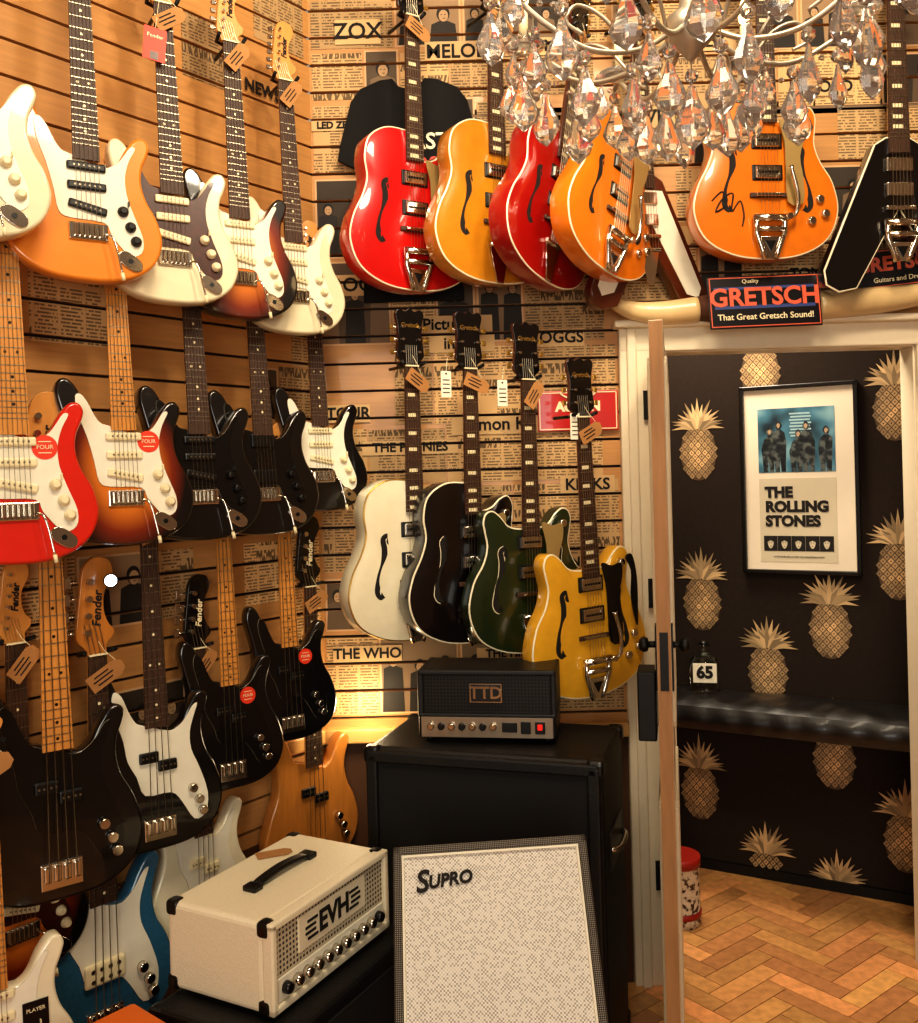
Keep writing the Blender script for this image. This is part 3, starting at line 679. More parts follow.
for zc, hh in ((.45, .62), (1.42, .90)):
    for sd in (-1, 1):
        for (cx, cz, sx, sz) in ((.345, zc + hh / 2, .50, .025), (.345, zc - hh / 2, .50, .025), (.095, zc, .025, hh), (.595, zc, .025, hh)):
            dl.box((cx, sd * .019, cz), (sx, .012, sz), dw, bev=.004)
for sd in (-1, 1):
    dl.cyl((.63, sd * .017, 1.17), (.63, sd * .04, 1.17), .008, iron); dl.lathe([(.0, 0), (.016, .004), (.02, .014), (.014, .024), (0, .027)], iron, 16, Matrix.Translation((.63, sd * .036, 1.17)) @ Matrix.Rotation(rad(-90 * sd), 4, 'X'))
    dl.box((.63, sd * .019, 1.14), (.045, .005, .16), iron, bev=.001)
dl.box((.6935, 0, 1.14), (.003, .020, .14), iron)
dang = math.degrees(math.atan2(2.3 - 2.975, .480 - .632))
dl.box((.60, -.045, 1.02), (.10, .045, .17), iron, bev=.004)
dl.obj('door_1', frame(.632, 2.975, 0, dang))
hg = B()
for z in (.35, 1.22, 1.8):
    hg.cyl((0, 0, z - .045), (0, 0, z + .045), .007, iron); hg.box((-.016, .008, z), (.03, .004, .09), iron)
hg.obj('door_hinges', frame(.605, 2.950, 0))
# floor: herringbone parquet
fl = B(); fm = attrmat('parquet', .38, coat=.25, grain=True)
base = mat('floor_base', C(60, 36, 20), .7)
W_, n_ = .068, 4
A = Matrix.Rotation(rad(38), 4, 'Z')
def plank(x, y, sx, sy):
    c = A @ Vector(((x + sx / 2) * W_, (y + sy / 2) * W_, 0)) + Vector((1.2, 3.3, 0))
    if not (-2.7 < c.x < 2.35 and -2.25 < c.y < 4.7): return
    t = RND.uniform(.84, 1.12); g = RND.uniform(.97, 1.05)
    X = Matrix.Translation((c.x, c.y, -.004)) @ A
    fl.box((0, 0, 0), (sx * W_ - .003, sy * W_ - .003, .01), fm, X, col=C(min(255, 228 * t), min(255, 164 * t * g), min(255, 104 * t)))
for k in range(-75, 60):
    for m in range(-14, 15):
        plank(k + 2 * n_ * m, k, n_, 1)
        plank(k, k + 1 + 2 * n_ * m, 1, n_)
fl.box((-.2, 1.2, -.03), (5.4, 7.2, .04), base)
fl.obj('floor')
cbx = B(); cbx.box((-.2, .35, H + .02), (5.2, 5.4, .04), plaster); cbx.obj('ceiling')
w = B(); w.box((2.22, .4, H / 2), (.04, 5.25, H), plaster); w.obj('wall_right')
w = B(); w.box((-2.62, -1.05, H / 2), (.04, 2.4, H), plaster); w.obj('wall_side')
w = B()
w.box((-1.95, -2.22, H / 2), (1.35, .04, H), plaster); w.box((1.6, -2.22, H / 2), (1.25, .04, H), plaster)
w.box((-.15, -2.22, .4), (2.3, .04, .8), plaster); w.box((-.15, -2.22, 3.1), (2.3, .04, .8), plaster); w.obj('wall_front')
w = B()
for x in (-1.27, -.15, .97): w.box((x, -2.2, 1.75), (.05, .07, 1.9), casing, bev=.004)
for z in (.82, 1.9, 2.68): w.box((-.15, -2.2, z), (2.3, .07, .05), casing, bev=.004)
w.obj('added_window_1')  # unseen window frame behind the camera, added to go with the fill light
# ------------------------------------------------------------------ corridor behind the door
darkwall = mat('dark_wallpaper', C(42, 33, 27), .92, var=.25, scale=60)
darkwall.node_tree.nodes['Principled BSDF'].inputs['Specular IOR Level'].default_value = .2
goldp = attrmat('gold_print', .5, metal=.1)
PW = frame(.893, 3.88, 0, -29.5)
w = B(); w.box((.05, .02, 1.35), (2.55, .04, 2.7), darkwall); w.obj('wall_corridor', PW)
w = B(); w.box((-.20, 3.8, 1.35), (.04, 1.5, 2.7), darkwall); w.obj('wall_corridor_left')
w = B(); w.box((2.1, 3.3, 1.35), (.04, .6, 2.7), darkwall); w.obj('wall_corridor_right')
w = B(); w.box((.95, 3.85, 2.72), (2.5, 1.7, .04), plaster); w.obj('ceiling_corridor')
w = B(); w.box((-.12, 3.08, 1.35), (.9, .03, 2.7), plaster); w.box((1.0, 3.10, 2.4), (2.4, .03, .72), plaster); w.box((1.82, 3.10, 1.0), (.74, .03, 2.1), plaster); w.box((.48,3.10,1.0),(.33,.03,2.1),plaster); w.obj('wall_corridor_front')
pa = B()
def pineapple(t, z, h=.37, zmin=.045):
    k = h / .36
    bz = z - .055 * k; a, b_ = .070 * k, .108 * k
    n = 28
    if bz - b_ > zmin: pa.add([(t + a * math.cos(2 * math.pi * i / n), -.001, bz + b_ * math.sin(2 * math.pi * i / n)) for i in range(n)], [list(range(n))], goldp, col=C(84, 64, 42))
    dx, dz = .026 * k, .030 * k
    for i in range(-8, 9):
        for j in range(-10, 11):
            x = i * dx / 2 * 1.0; zz = j * dz / 2
            if (i + j) % 2: continue
            if (x / a) ** 2 + (zz / b_) ** 2 > .93 or bz + zz < zmin: continue
            sft = 1 - .35 * ((x / a) ** 2 + (zz / b_) ** 2)
            q = RND.uniform(.88, 1.15) * sft
            c = C(min(255, 208 * q), min(255, 172 * q), min(255, 124 * q))
            e = .42
            pa.add([(t + x - dx * e, -.0016, bz + zz), (t + x, -.0016, bz + zz - dz * e), (t + x + dx * e, -.0016, bz + zz), (t + x, -.0016, bz + zz + dz * e)], [[0, 1, 2, 3]], goldp, col=c)
            pa.add([(t + x - dx * .12, -.002, bz + zz), (t + x, -.002, bz + zz - dz * .12), (t + x + dx * .12, -.002, bz + zz), (t + x, -.002, bz + zz + dz * .12)], [[0, 1, 2, 3]], goldp, col=C(60, 42, 22))
    zt = bz + b_ * .93
    yy = -.0018
    for lay, (cnt, L_, sp) in enumerate(((9, .13, 74), (8, .115, 60), (7, .095, 48), (5, .075, 34))):
        for i in range(cnt):
            an = rad(-sp + 2 * sp * i / (cnt - 1)); ll = L_ * k * (1 - .35 * abs(an)) * RND.uniform(.9, 1.1)
            d = Vector((math.sin(an), 0, math.cos(an))); p = Vector((d.z, 0, -d.x)); o = Vector((t + math.sin(an) * .02, yy, zt - .008 * k))
            yy -= .00003; cu = Vector((math.sin(an) * .02, 0, -abs(math.sin(an)) * .02)) * k
            q = RND.uniform(.65, 1.15)
            pa.add([o - p * .005, o + p * .005, o + d * ll * .5 + p * .0085 * k, o + d * ll + cu, o + d * ll * .5 - p * .0085 * k], [[0, 1, 2, 3, 4]], goldp, col=C(192 * q, 162 * q, 118 * q))
for t, z in ((.077, 1.72), (.80, 1.85), (.326, 2.02), (.077, 1.12), (.558, 1.04), (.80, 1.27), (.326, .86), (.048, .36), (.56, .55), (.30, .06), (.80, .28), (.56, -.01), (-.2, 1.4), (1.04, 1.5), (1.04, .9), (-.2, 2.1)):
    pineapple(t, z)
pa.obj('pineapple_wallpaper_print', PW, recalc=False)
w = B(); w.box((.05, -.006, .02), (2.5, .012, .04), iron); w.obj('baseboard_corridor', PW)
# framed poster
fb = B(); fbk = mat('frame_black', C(12, 10, 9), .3, coat=.4); matb = mat('mat_board', C(228, 214, 190), .6, var=.03)
x0, x1, z0, z1 = .248, .677, 1.19, 1.912
xc, zc = (x0 + x1) / 2, (z0 + z1) / 2
for c_, d_ in (((xc, -.016, z1 - .008), (x1 - x0, .024, .016)), ((xc, -.016, z0 + .008), (x1 - x0, .024, .016)), ((x0 + .008, -.016, zc), (.016, .024, z1 - z0)), ((x1 - .008, -.016, zc), (.016, .024, z1 - z0))):
    fb.box(c_, d_, fbk, bev=.003)
fb.box((xc, -.012, zc), (x1 - x0 - .03, .004, z1 - z0 - .03), matb)
pcx = xc - .008
blu = blotch('print_blue_photo', [(.35, C(24, 44, 56)), (.5, C(70, 120, 140)), (.62, C(130, 170, 178))], 7, .4, 2)
fig = blotch('print_figures', [(.35, C(8, 12, 16)), (.5, C(34, 40, 44)), (.62, C(90, 96, 92))], 40, .4)
skin = mat('print_skin', C(176, 150, 120), .5, var=.2)
prt = mat('print_paper', C(204, 192, 164), .5, var=.05); prt2 = mat('print_window', C(160, 190, 194), .5, var=.2)
fb.box((pcx, -.0145, 1.700), (.28, .001, .245), blu)
for i in range(8): fb.box((pcx + .015 + (i % 2) * .004, -.0151, 1.80 - i * .012), (.075, .0006, .006), prt2)
for i in range(5):
    xx = pcx - .108 + i * .053 + (.006, -.004, .003, -.006, .002)[i]; hh = (.022, .045, .01, .04, .02)[i]; lean_ = (.006, -.004, .008, -.008, .003)[i]; zb_ = 1.580
    fb.prism([(xx - .018, zb_), (xx - .002, zb_), (xx, 1.63), (xx + .004, zb_), (xx + .020, zb_), (xx + .024, 1.65 + hh), (xx + .022 + lean_, 1.684 + hh), (xx + .008 + lean_, 1.697 + hh), (xx - .008 + lean_, 1.697 + hh), (xx - .022 + lean_, 1.682 + hh), (xx - .026, 1.645 + hh)], -.0156, -.0148, fig)
    fb.prism(spl([((xx + lean_) * 100 + 1.2, (1.716 + hh) * 100), ((xx + lean_) * 100, (1.730 + hh) * 100), ((xx + lean_) * 100 - 1.2, (1.716 + hh) * 100), ((xx + lean_) * 100 - .7, (1.700 + hh) * 100), ((xx + lean_) * 100 + .7, (1.700 + hh) * 100)], 4), -.0160, -.0150, fig)
    fb.prism(spl([((xx + lean_) * 100 + .65, (1.713 + hh) * 100), ((xx + lean_) * 100, (1.721 + hh) * 100), ((xx + lean_) * 100 - .65, (1.713 + hh) * 100), ((xx + lean_) * 100, (1.701 + hh) * 100)], 4), -.0168, -.0160, skin)
fb.box((pcx, -.0145, 1.395), (.28, .001, .32), prt)
for t, z in (('THE', 1.500), ('ROLLING', 1.445), ('STONES', 1.390)):
    fb.text(t, .055, M_['ink'], Matrix.Translation((pcx - .118, -.016, z)), bold=.0032, align='LEFT')
for i in range(5):
    xx = pcx - .102 + i * .051
    fb.box((xx, -.0155, 1.306), (.050, .001, .058), M_['ink'])
    fb.prism(spl([(xx * 100 + 1.1, 131.4), (xx * 100, 132.6), (xx * 100 - 1.1, 131.4), (xx * 100 - .8, 129.5), (xx * 100, 128.6), (xx * 100 + .8, 129.5)], 3), -.0172, -.016, prt)
    fb.prism(spl([(xx * 100 + 1.2, 131.2), (xx * 100, 133.1), (xx * 100 - 1.2, 131.2), (xx * 100, 131.8)], 3), -.018, -.0172, M_['ink'])
    for sd in (-1, 1): fb.box((xx + sd * .0045, -.0176, 1.309), (.0035, .001, .002), M_['ink'])
    fb.box((xx, -.0176, 1.295), (.005, .001, .0015), M_['ink'])
fb.text('as the bands play on their new long playing record', .009, M_['ink'], Matrix.Translation((pcx, -.016, 1.256)))
fb.obj('framed_poster', PW)
# padded wall bench
vin = mat('black_vinyl', C(22, 19, 18), .4, coat=.15, var=.3, scale=22, bump=1.0)
bb = B()
nx, ny = 160, 14; L0, L1, D = -.75, 1.2, .28
vs = []
for j in range(ny + 1):
    for i in range(nx + 1):
        u = L0 + (L1 - L0) * i / nx; v = j / ny
        e_ = math.sin(v * math.pi) ** .5
        wr = .0035 * math.sin(u * 60 + 3 * math.sin(v * 6 + u * 4)) * (.4 + .6 * v) + .003 * math.sin(u * 23 - v * 9)
        z = .716 + .026 * e_ + wr * e_
        vs.append((u, -.004 - D * v, z))
bb.add(vs, [[j * (nx + 1) + i, j * (nx + 1) + i + 1, (j + 1) * (nx + 1) + i + 1, (j + 1) * (nx + 1) + i] for j in range(ny) for i in range(nx)], vin, True)
vs = []
for j in range(7):
    for i in range(nx + 1):
        u = L0 + (L1 - L0) * i / nx; v = j / 6
        vs.append((u, -.004 - D - .018 * math.sin(v * math.pi) - .003 * math.sin(u * 60) * math.sin(v * math.pi), .716 - .085 * v))
bb.add(vs, [[j * (nx + 1) + i, j * (nx + 1) + i + 1, (j + 1) * (nx + 1) + i + 1, (j + 1) * (nx + 1) + i] for j in range(6) for i in range(nx)], vin, True)
bb.box(((L0 + L1) / 2, -D / 2 - .004, .670), (L1 - L0, D - .004, .08), vin, bev=.01, seg=3)
for u in (-.5, .95): bb.box((u, -.10, .615), (.03, .19, .03), iron); bb.box((u, -.017, .56), (.03, .02, .15), iron)
bb.obj('padded_wall_bench', PW)
glass = mat('clear_glass', C(225, 225, 210), .03, trans=1.0, var=0)
bo = B()
bo.lathe([(.0, 0), (.052, 0), (.056, .01), (.056, .105), (.049, .125), (.024, .14), (.022, .165), (.025, .168), (.025, .178), (0, .178)], glass, 20)
bo.box((0, -.060, .080), (.088, .003, .074), M_['guard_white'], bev=.001)
bo.text('65', .062, M_['ink'], Matrix.Translation((0, -.0625, .081)), bold=.003)
bo.lathe([(0, .176), (.018, .176), (.018, .19), (0, .192)], M_['blackp'], 14)
bo.obj('glass_bottle', frame(.93, 3.72, .740, -12))
tn = B(); tinm = blotch('tin_print', [(.4, C(60, 30, 20)), (.5, C(215, 200, 175))], 55, .4); redm = mat('tin_red', C(150, 30, 18), .4)
tn.lathe([(0, 0), (.075, 0), (.075, .03), (.073, .035), (.073, .20), (.075, .205), (.075, .235), (.07, .235), (.068, .02), (0, .02)], tinm, 24)
tn.lathe([(.0755, .03), (.077, .03), (.077, .05), (.0755, .05)], redm, 24); tn.lathe([(.0755, .205), (.077, .205), (.077, .237), (.0755, .237)], redm, 24)
tn.obj('tin_bin', frame(.740, 3.40, 0.001))

# ------------------------------------------------------------------ things above the door
hb_ = B(); horn = mat('horn', C(210, 180, 130), .35, coat=.3, var=.35, scale=8); leather = mat('horn_leather', C(80, 44, 24), .7); tip = mat('horn_tip', C(60, 38, 24), .4)
pts = ospl([(.74, 0, 2.085), (.62, 0, 2.078), (.53, -.01, 2.09), (.46, -.03, 2.13), (.43, -.05, 2.18)], 6); n = len(pts)
hb_.tube(pts, [.036 * (1 - (i / (n - 1)) ** 1.5) + .004 for i in range(n)], horn, 14)
hb_.tube(pts[-5:], [.017, .013, .010, .007, .003], tip, 12)
pts = ospl([(1.10, 0, 2.09), (1.3, 0, 2.10), (1.45, -.01, 2.12), (1.56, -.03, 2.17), (1.62, -.05, 2.24)], 6)
hb_.tube(pts, [.042 * (1 - (i / (n - 1)) ** 1.5) + .004 for i in range(n)], horn, 14)
hb_.tube([(.74, 0, 2.088), (.80, 0, 2.09), (.92, 0, 2.09), (1.04, 0, 2.09), (1.12, 0, 2.09)], [.038, .046, .050, .048, .044], leather, 14)
hb_.obj('mounted_bull_horns', frame(0, 2.93, 0))
def sign(txt, sub, w_, h_, bg, fg, fs):
    g = B(); g.box((0, 0, 0), (w_, .006, h_), bg, bev=.002)
    for c_, d_ in (((0, -.0035, h_ / 2 - .006), (w_ - .01, .001, .003)), ((0, -.0035, -h_ / 2 + .006), (w_ - .01, .001, .003)), ((w_ / 2 - .006, -.0035, 0), (.003, .001, h_ - .012)), ((-w_ / 2 + .006, -.0035, 0), (.003, .001, h_ - .012))): g.box(c_, d_, fg)
    g.text(txt, fs, fg, Matrix.Translation((0, -.004, .012)), bold=.0022); g.text(sub, fs * .34, M_['cream'], Matrix.Translation((0, -.004, -h_ * .29)), bold=.0003)
    return g
sgb = mat('sign_black', C(14, 11, 16), .3, coat=.3); sgr = mat('sign_orange_red', C(206, 92, 62), .4); sgred = mat('plate_red', C(180, 24, 18), .35, coat=.4); blue = mat('sign_blue', C(50, 66, 120), .4)
g = sign('GRETSCH', 'That Great Gretsch Sound!', .335, .16, sgb, sgr, .076)
g.box((0, -.0034, -.016), (.30, .0006, .010), blue); g.box((0, -.0034, .042), (.30, .0006, .008), blue); g.text('Quality', .017, M_['cream'], Matrix.Translation((-.04, -.004, .062)))
g.obj('wall_sign', frame(.926, 2.868, 2.095) @ Matrix.Rotation(rad(-1), 4, 'Y') @ Matrix.Rotation(rad(-6), 4, 'X'))
g = sign('GRETSCH', 'Guitars and Drums', .30, .12, sgb, sgr, .060)
g.obj('wall_sign', frame(1.36, 2.93, 2.20, -8) @ Matrix.Rotation(rad(-4), 4, 'Y'))
g = sign('AUSTIN', '2120', .25, .125, sgred, M_['cream'], .04)
for sd in (-1, 1): g.tube(ospl([(0, -.005, .035), (sd * .03, -.005, .04), (sd * .05, -.005, .05), (sd * .055, -.005, .058)], 4), .003, M_['cream'], 5)
g.obj('licence_plate_sign', frame(.375, 2.985, 1.79))
for x, z in ((-.03, 1.86), (.13, 1.83), (.335, 1.73)):
    g = B(); g.box((0, 0, 0), (.032, .002, .075), M_['guard_white'], bev=.0005); g.cyl((0, .001, .03), (0, -.002, .03), .003, M_['ink'], 8)
    for q in range(4): g.box((0, -.0014, .012 - q * .012), (.022, .0004, .003), M_['ink'])
    g.tube([(0, 0, .03), (.01, .01, .075)], .0008, M_['cream'], 4)
    g.obj('price_label', frame(x, 2.74, z, 25))
tsh = mat('tshirt_black', C(9, 8, 9), .9, var=.3)
ts = B(); half = [(5, 0), (9, -.5), (15, -3), (18, -7), (21.5, -20), (22.5, -25), (16.5, -28), (15, -20), (15, -45), (15.5, -69)]
o_ = [(x * .01, z * .01) for x, z in half] + [(-x * .01, z * .01) for x, z in half[::-1]] + [(-.03, -.025), (0, -.033), (.03, -.025)]
ts.prism(o_, -.012, .004, tsh, bev=.004, cen=(0, -.3))
ts.text('LAST', .07, M_['cream'], Matrix.Translation((.045, -.014, -.20)), bold=.001)
ts.text('FIRST', .06, M_['sticker'], Matrix.Translation((.05, -.014, -.27)), bold=.001)
ts.obj('t_shirt', frame(-.125, 2.975, 2.83))

# ------------------------------------------------------------------ amplifiers
tolex = mat('black_tolex', C(15, 13, 12), .5, var=.4, scale=220, bump=.5)
cloth = dots('black_grille_cloth', C(10, 9, 9), C(26, 22, 20), 150, .3, .8)
gcab = B(); Wc, Hc, Dc = .635, .845, .36; z0 = .035
gcab.box((0, 0, z0 + Hc / 2), (Wc, Dc, Hc), tolex, bev=.018, seg=3)
for c_, d_ in (((0, -Dc / 2 - .006, z0 + Hc - .022), (Wc - .02, .022, .032)), ((0, -Dc / 2 - .006, z0 + .022), (Wc - .02, .022, .032)), ((-Wc / 2 + .022, -Dc / 2 - .006, z0 + Hc / 2), (.032, .022, Hc - .03)), ((Wc / 2 - .022, -Dc / 2 - .006, z0 + Hc / 2), (.032, .022, Hc - .03))): gcab.box(c_, d_, tolex, bev=.006)
gcab.box((0, -Dc / 2 - .002, z0 + Hc / 2), (Wc - .06, .006, Hc - .06), cloth)
for sx in (-1, 1):
    for sy in (-1, 1):
        for zz in (z0 + .02, z0 + Hc - .02): gcab.box((sx * (Wc / 2 - .018), sy * (Dc / 2 - .016) + (-.006 if sy < 0 else 0), zz), (.045, .045, .045), M_['blackp'], bev=.012, seg=3)
        gcab.cyl((sx * .25, sy * .12, 0), (sx * .25, sy * .12, z0 + .01), .028, M_['blackp'], 14)
gcab.box((Wc / 2 + .001, 0, .62), (.006, .20, .10), M_['blackp'], bev=.002); gcab.tube(ospl([(Wc / 2, -.07, .62), (Wc / 2 + .02, -.05, .62), (Wc / 2 + .02, .05, .62), (Wc / 2, .07, .62)], 5), .008, M_['chrome'], 8)
gcab.obj('speaker_cabinet', frame(.087, 2.647, 0, -17.4))

perf = dots('perforated_metal', C(36, 32, 30), C(5, 4, 4), 110, .36, .45, .4)
ah = B(); w_, h_, d_ = .37, .195, .20
ah.box((0, 0, .012 + .03), (w_, d_, .06), M_['blackp'], bev=.006)
ah.box((0, -d_ / 2 - .002, .043), (w_ - .016, .004, .054), mat('amp_panel_steel', C(176, 160, 140), .3, metal=.8), bev=.001)
ah.box((0, .005, .068 + .062), (w_, d_ - .01, .124), perf, bev=.01)
for sx in (-1, 1): ah.box((sx * (w_ / 2 - .006), -.001, .130), (.016, d_ - .004, .126), tolex, bev=.005)
ah.box((0, -d_ / 2 + .006, .188), (w_, .014, .014), tolex, bev=.004); ah.box((0, -d_ / 2 + .006, .074), (w_, .014, .010), tolex, bev=.003)
for sx in (-1, 1):
    for sy in (-1, 1): ah.cyl((sx * .16, sy * .07, 0), (sx * .16, sy * .07, .014), .012, M_['blackp'], 10)
ah.box((0, -d_ / 2 - .002, .135), (.088, .004, .052), M_['chrome'], bev=.001); ah.box((0, -d_ / 2 - .0045, .135), (.08, .002, .045), M_['blackp'])
ah.text('TTD', .045, M_['chrome'], Matrix.Translation((0, -d_ / 2 - .006, .135)), bold=.001)
for i in range(7):
    ah.lathe([(.010, 0), (.0095, .010), (.007, .012)], M_['blackp'] if i % 2 else M_['chrome'], 12, Matrix.Translation((-.150 + i * .028, -d_ / 2 - .004, .046)) @ Matrix.Rotation(rad(90), 4, 'X'))
ah.box((.062, -d_ / 2 - .006, .045), (.040, .008, .026), M_['blackp'], bev=.002)
for q in (0, 1): ah.box((.105 + q * .038, -d_ / 2 - .008, .045), (.026, .008, .032), M_['blackp'], bev=.002)
ah.box((.143, -d_ / 2 - .013, .048), (.012, .006, .014), mat('red_lamp', C(230, 30, 20), .3, emis=1.2), bev=.001)
ah.obj('amplifier_head', frame(.072, 2.66, .882, -9))

creamt = mat('cream_tolex', C(236, 224, 194), .5, var=.08, scale=200, bump=.4)
wh = B(); w_, h_, d_ = .435, .185, .275
wh.box((0, .006, h_ / 2 + .008), (w_, d_ - .012, h_), creamt, bev=.012, seg=3)
for c_, dd in (((0, -d_ / 2 + .002, h_ + .001), (w_, .028, .016)), ((0, -d_ / 2 + .002, .016), (w_, .028, .016)), ((-w_ / 2 + .008, -d_ / 2 + .002, h_ / 2 + .008), (.016, .028, h_)), ((w_ / 2 - .008, -d_ / 2 + .002, h_ / 2 + .008), (.016, .028, h_))): wh.box(c_, dd, creamt, bev=.004)
wperf = dots('cream_grille', C(206, 194, 166), C(34, 28, 24), 90, .30, .5)
wh.box((0, -d_ / 2 + .0, .128), (w_ - .04, .006, .105), wperf)
wh.box((0, -d_ / 2 - .004, .132), (.25, .004, .074), creamt, bev=.003)
wh.box((0, -d_ / 2 - .002, .05), (w_ - .034, .008, .048), M_['guard_white'], bev=.002)
for i in range(11):
    wh.lathe([(.013, 0), (.012, .012), (.009, .016)], M_['chrome'] if i not in (0, 10) else M_['blackp'], 12, Matrix.Translation((-.172 + i * .0345, -d_ / 2 - .006, .050)) @ Matrix.Rotation(rad(90), 4, 'X'))
for dz_ in (-.018, -.006, .006, .018):
    for sd in (-1, 1): wh.box((sd * (.088 - abs(dz_) * .6), -d_ / 2 - .0065, .132 + dz_), (.036, .002, .0055), M_['ink'])
wh.text('EVH', .062, M_['ink'], Matrix.Translation((0, -d_ / 2 - .008, .132)), bold=.002)
for sx in (-1, 1):
    for sy in (-1, 1):
        for zz in (.022, h_ - .006): wh.box((sx * (w_ / 2 - .014), sy * (d_ / 2 - .014) , zz), (.034, .034, .034), M_['blackp'], bev=.01, seg=3)
        wh.cyl((sx * .18, sy * .1, 0), (sx * .18, sy * .1, .01), .014, M_['blackp'], 10)
hp = ospl([(-.09, .0, h_ + .009), (-.075, 0, h_ + .018), (0, 0, h_ + .024), (.075, 0, h_ + .018), (.09, 0, h_ + .009)], 5)
for dy in (-.007, 0, .007): wh.tube([p + Vector((0, dy, 0)) for p in hp], .006, M_['blackp'], 8)
for sx in (-1, 1): wh.box((sx * .098, 0, h_ + .014), (.03, .036, .014), M_['blackp'], bev=.004)
X = Matrix.Translation((.08, .085, h_ + .0105)) @ Matrix.Rotation(rad(-40), 4, 'Z') @ Matrix.Rotation(rad(-90), 4, 'X')
wh.prism([(-.042, -.02), (.028, -.02), (.042, -.01), (.042, .01), (.028, .02), (-.042, .02)], -.0006, .0006, M_['kraft'], X=X, cen=(0, 0))
for q in (-.009, .001, .01): wh.box((-.006, .001, q), (.045, .0006, .003), M_['ink'], X)
wh.obj('amplifier_head', frame(-.428, 2.185, .512, 62))
uc = B(); uc.box((0, 0, .262), (.54, .34, .495), tolex, bev=.015, seg=3); uc.box((0, -.172, .262), (.48, .006, .43), cloth)
for sx in (-1, 1):
    for sy in (-1, 1):
        uc.cyl((sx * .22, sy * .12, 0), (sx * .22, sy * .12, .02), .02, M_['blackp'], 12)
        for zz in (.035, .488): uc.box((sx * .254, sy * .154, zz), (.04, .04, .04), M_['blackp'], bev=.01)
uc.obj('speaker_cabinet', frame(-.40, 2.16, 0, 62))

tweed = dots('rhino_tolex', C(36, 31, 28), C(150, 138, 118), 260, .28, .6)
silv = weave('silver_grille_cloth', C(232, 226, 214), C(206, 198, 184), C(160, 150, 136), 270)
sp = B(); w_, h_, d_ = .42, .46, .22
sp.box((0, d_ / 2 + .006, -h_ / 2), (w_, d_, h_), tweed, bev=.012, seg=3)
for c_, dd in (((0, 0, -.009), (w_, .03, .018)), ((0, 0, -h_ + .009), (w_, .03, .018)), ((-w_ / 2 + .009, 0, -h_ / 2), (.018, .03, h_)), ((w_ / 2 - .009, 0, -h_ / 2), (.018, .03, h_))): sp.box(c_, dd, tweed, bev=.004)
for c_, dd in (((0, -.008, -.021), (w_ - .036, .012, .005)), ((0, -.008, -h_ + .021), (w_ - .036, .012, .005)), ((-w_ / 2 + .021, -.008, -h_ / 2), (.005, .012, h_ - .036)), ((w_ / 2 - .021, -.008, -h_ / 2), (.005, .012, h_ - .036))): sp.box(c_, dd, M_['guard_white'], bev=.001)
sp.box((0, -.004, -h_ / 2), (w_ - .04, .006, h_ - .04), silv)
X = Matrix.Translation((-.115, -.010, -.075)) @ Matrix.Rotation(rad(-5), 4, 'Y')
sp.text('S', .062, M_['ink'], X @ Matrix.Translation((-.035, 0, .002)), bold=.0012, ext=.002, shear=.2)
sp.text('UPRO', .036, M_['ink'], X @ Matrix.Translation((.026, 0, -.001)), bold=.0012, ext=.002, shear=.2)
hp = ospl([(-.08, .11, .004), (-.06, .11, .016), (0, .11, .02), (.06, .11, .016), (.08, .11, .004)], 5); sp.tube(hp, .007, M_['blackp'], 8)
SPX = frame(.045, 2.10, .795, -1.5) @ Matrix.Rotation(rad(-3), 4, 'Y') @ Matrix.Rotation(rad(-35), 4, 'X')
sp.obj('guitar_amplifier', SPX)
st = B()
for sx in (-1, 1):
    st.tube([(sx * .15, 1.70, 0.012), (sx * .15, 1.83, .375), (sx * .15, 2.06, .24), (sx * .15, 2.30, .012)], .011, iron, 8)
    st.tube([(sx * .15, 2.06, .24), (sx * .15, 2.16, .38)], .011, iron, 8)
st.tube([(-.15, 1.83, .375), (.15, 1.83, .375)], .011, iron, 8); st.tube([(-.15, 2.06, .24), (.15, 2.06, .24)], .011, iron, 8)
st.obj('amplifier_stand', frame(.06, 0, 0))
oc = B(); ot = mat('orange_tolex', C(222, 112, 36), .5, var=.1, scale=200, bump=.3)
oc.box((0, 0, .275), (.26, .20, .505), ot, bev=.012, seg=3); oc.box((0, -.102, .22), (.22, .006, .34), M_['kraft']); oc.box((0, -.102, .45), (.22, .006, .06), M_['cream'])
for i in range(4): oc.cyl((-.075 + i * .05, -.105, .45), (-.075 + i * .05, -.12, .45), .011, M_['blackp'], 10)
for sx in (-1, 1):
    for sy in (-1, 1): oc.cyl((sx * .1, sy * .07, 0), (sx * .1, sy * .07, .03), .015, M_['blackp'], 10)
oc.obj('practice_amplifier', frame(-.71, 1.83, 0, 50))

# ------------------------------------------------------------------ chandelier
ch = B(); silver = mat('aged_silver', C(190, 178, 158), .35, metal=.6, var=.3); cryst = mat('crystal', C(250, 247, 243), .01, trans=.92, var=0, ior=1.42)
def crystal(x, y, z, k=1.0, chain=.02):
    ch.tube([(x, y, z), (x, y, z - chain)], .0012, silver, 4)
    ch.lathe([(0, .012), (.012, .004), (.012, -.004), (0, -.012)], cryst, 8, Matrix.Translation((x, y, z - chain)) @ Matrix.Rotation(rad(90), 4, 'X') @ Matrix.Rotation(rad(RND.uniform(0, 40)), 4, 'Z'), False)
    X = Matrix.Translation((x, y, z - chain - .014)) @ Matrix.Rotation(rad(RND.uniform(-35, 35)), 4, 'Z') @ Matrix.Diagonal((k, k * .5, k, 1))
    ch.lathe([(.001, 0), (.005, -.004), (.010, -.022), (.021, -.044), (.026, -.058), (.019, -.074), (0, -.090)], cryst, 8, X, False)
ch.lathe([(0, .30), (.012, .30), (.012, .16), (.03, .14), (.035, .10), (.015, .07), (.02, .03), (.045, .01), (.045, -.02), (.02, -.045), (.008, -.06), (0, -.062)], silver, 16)
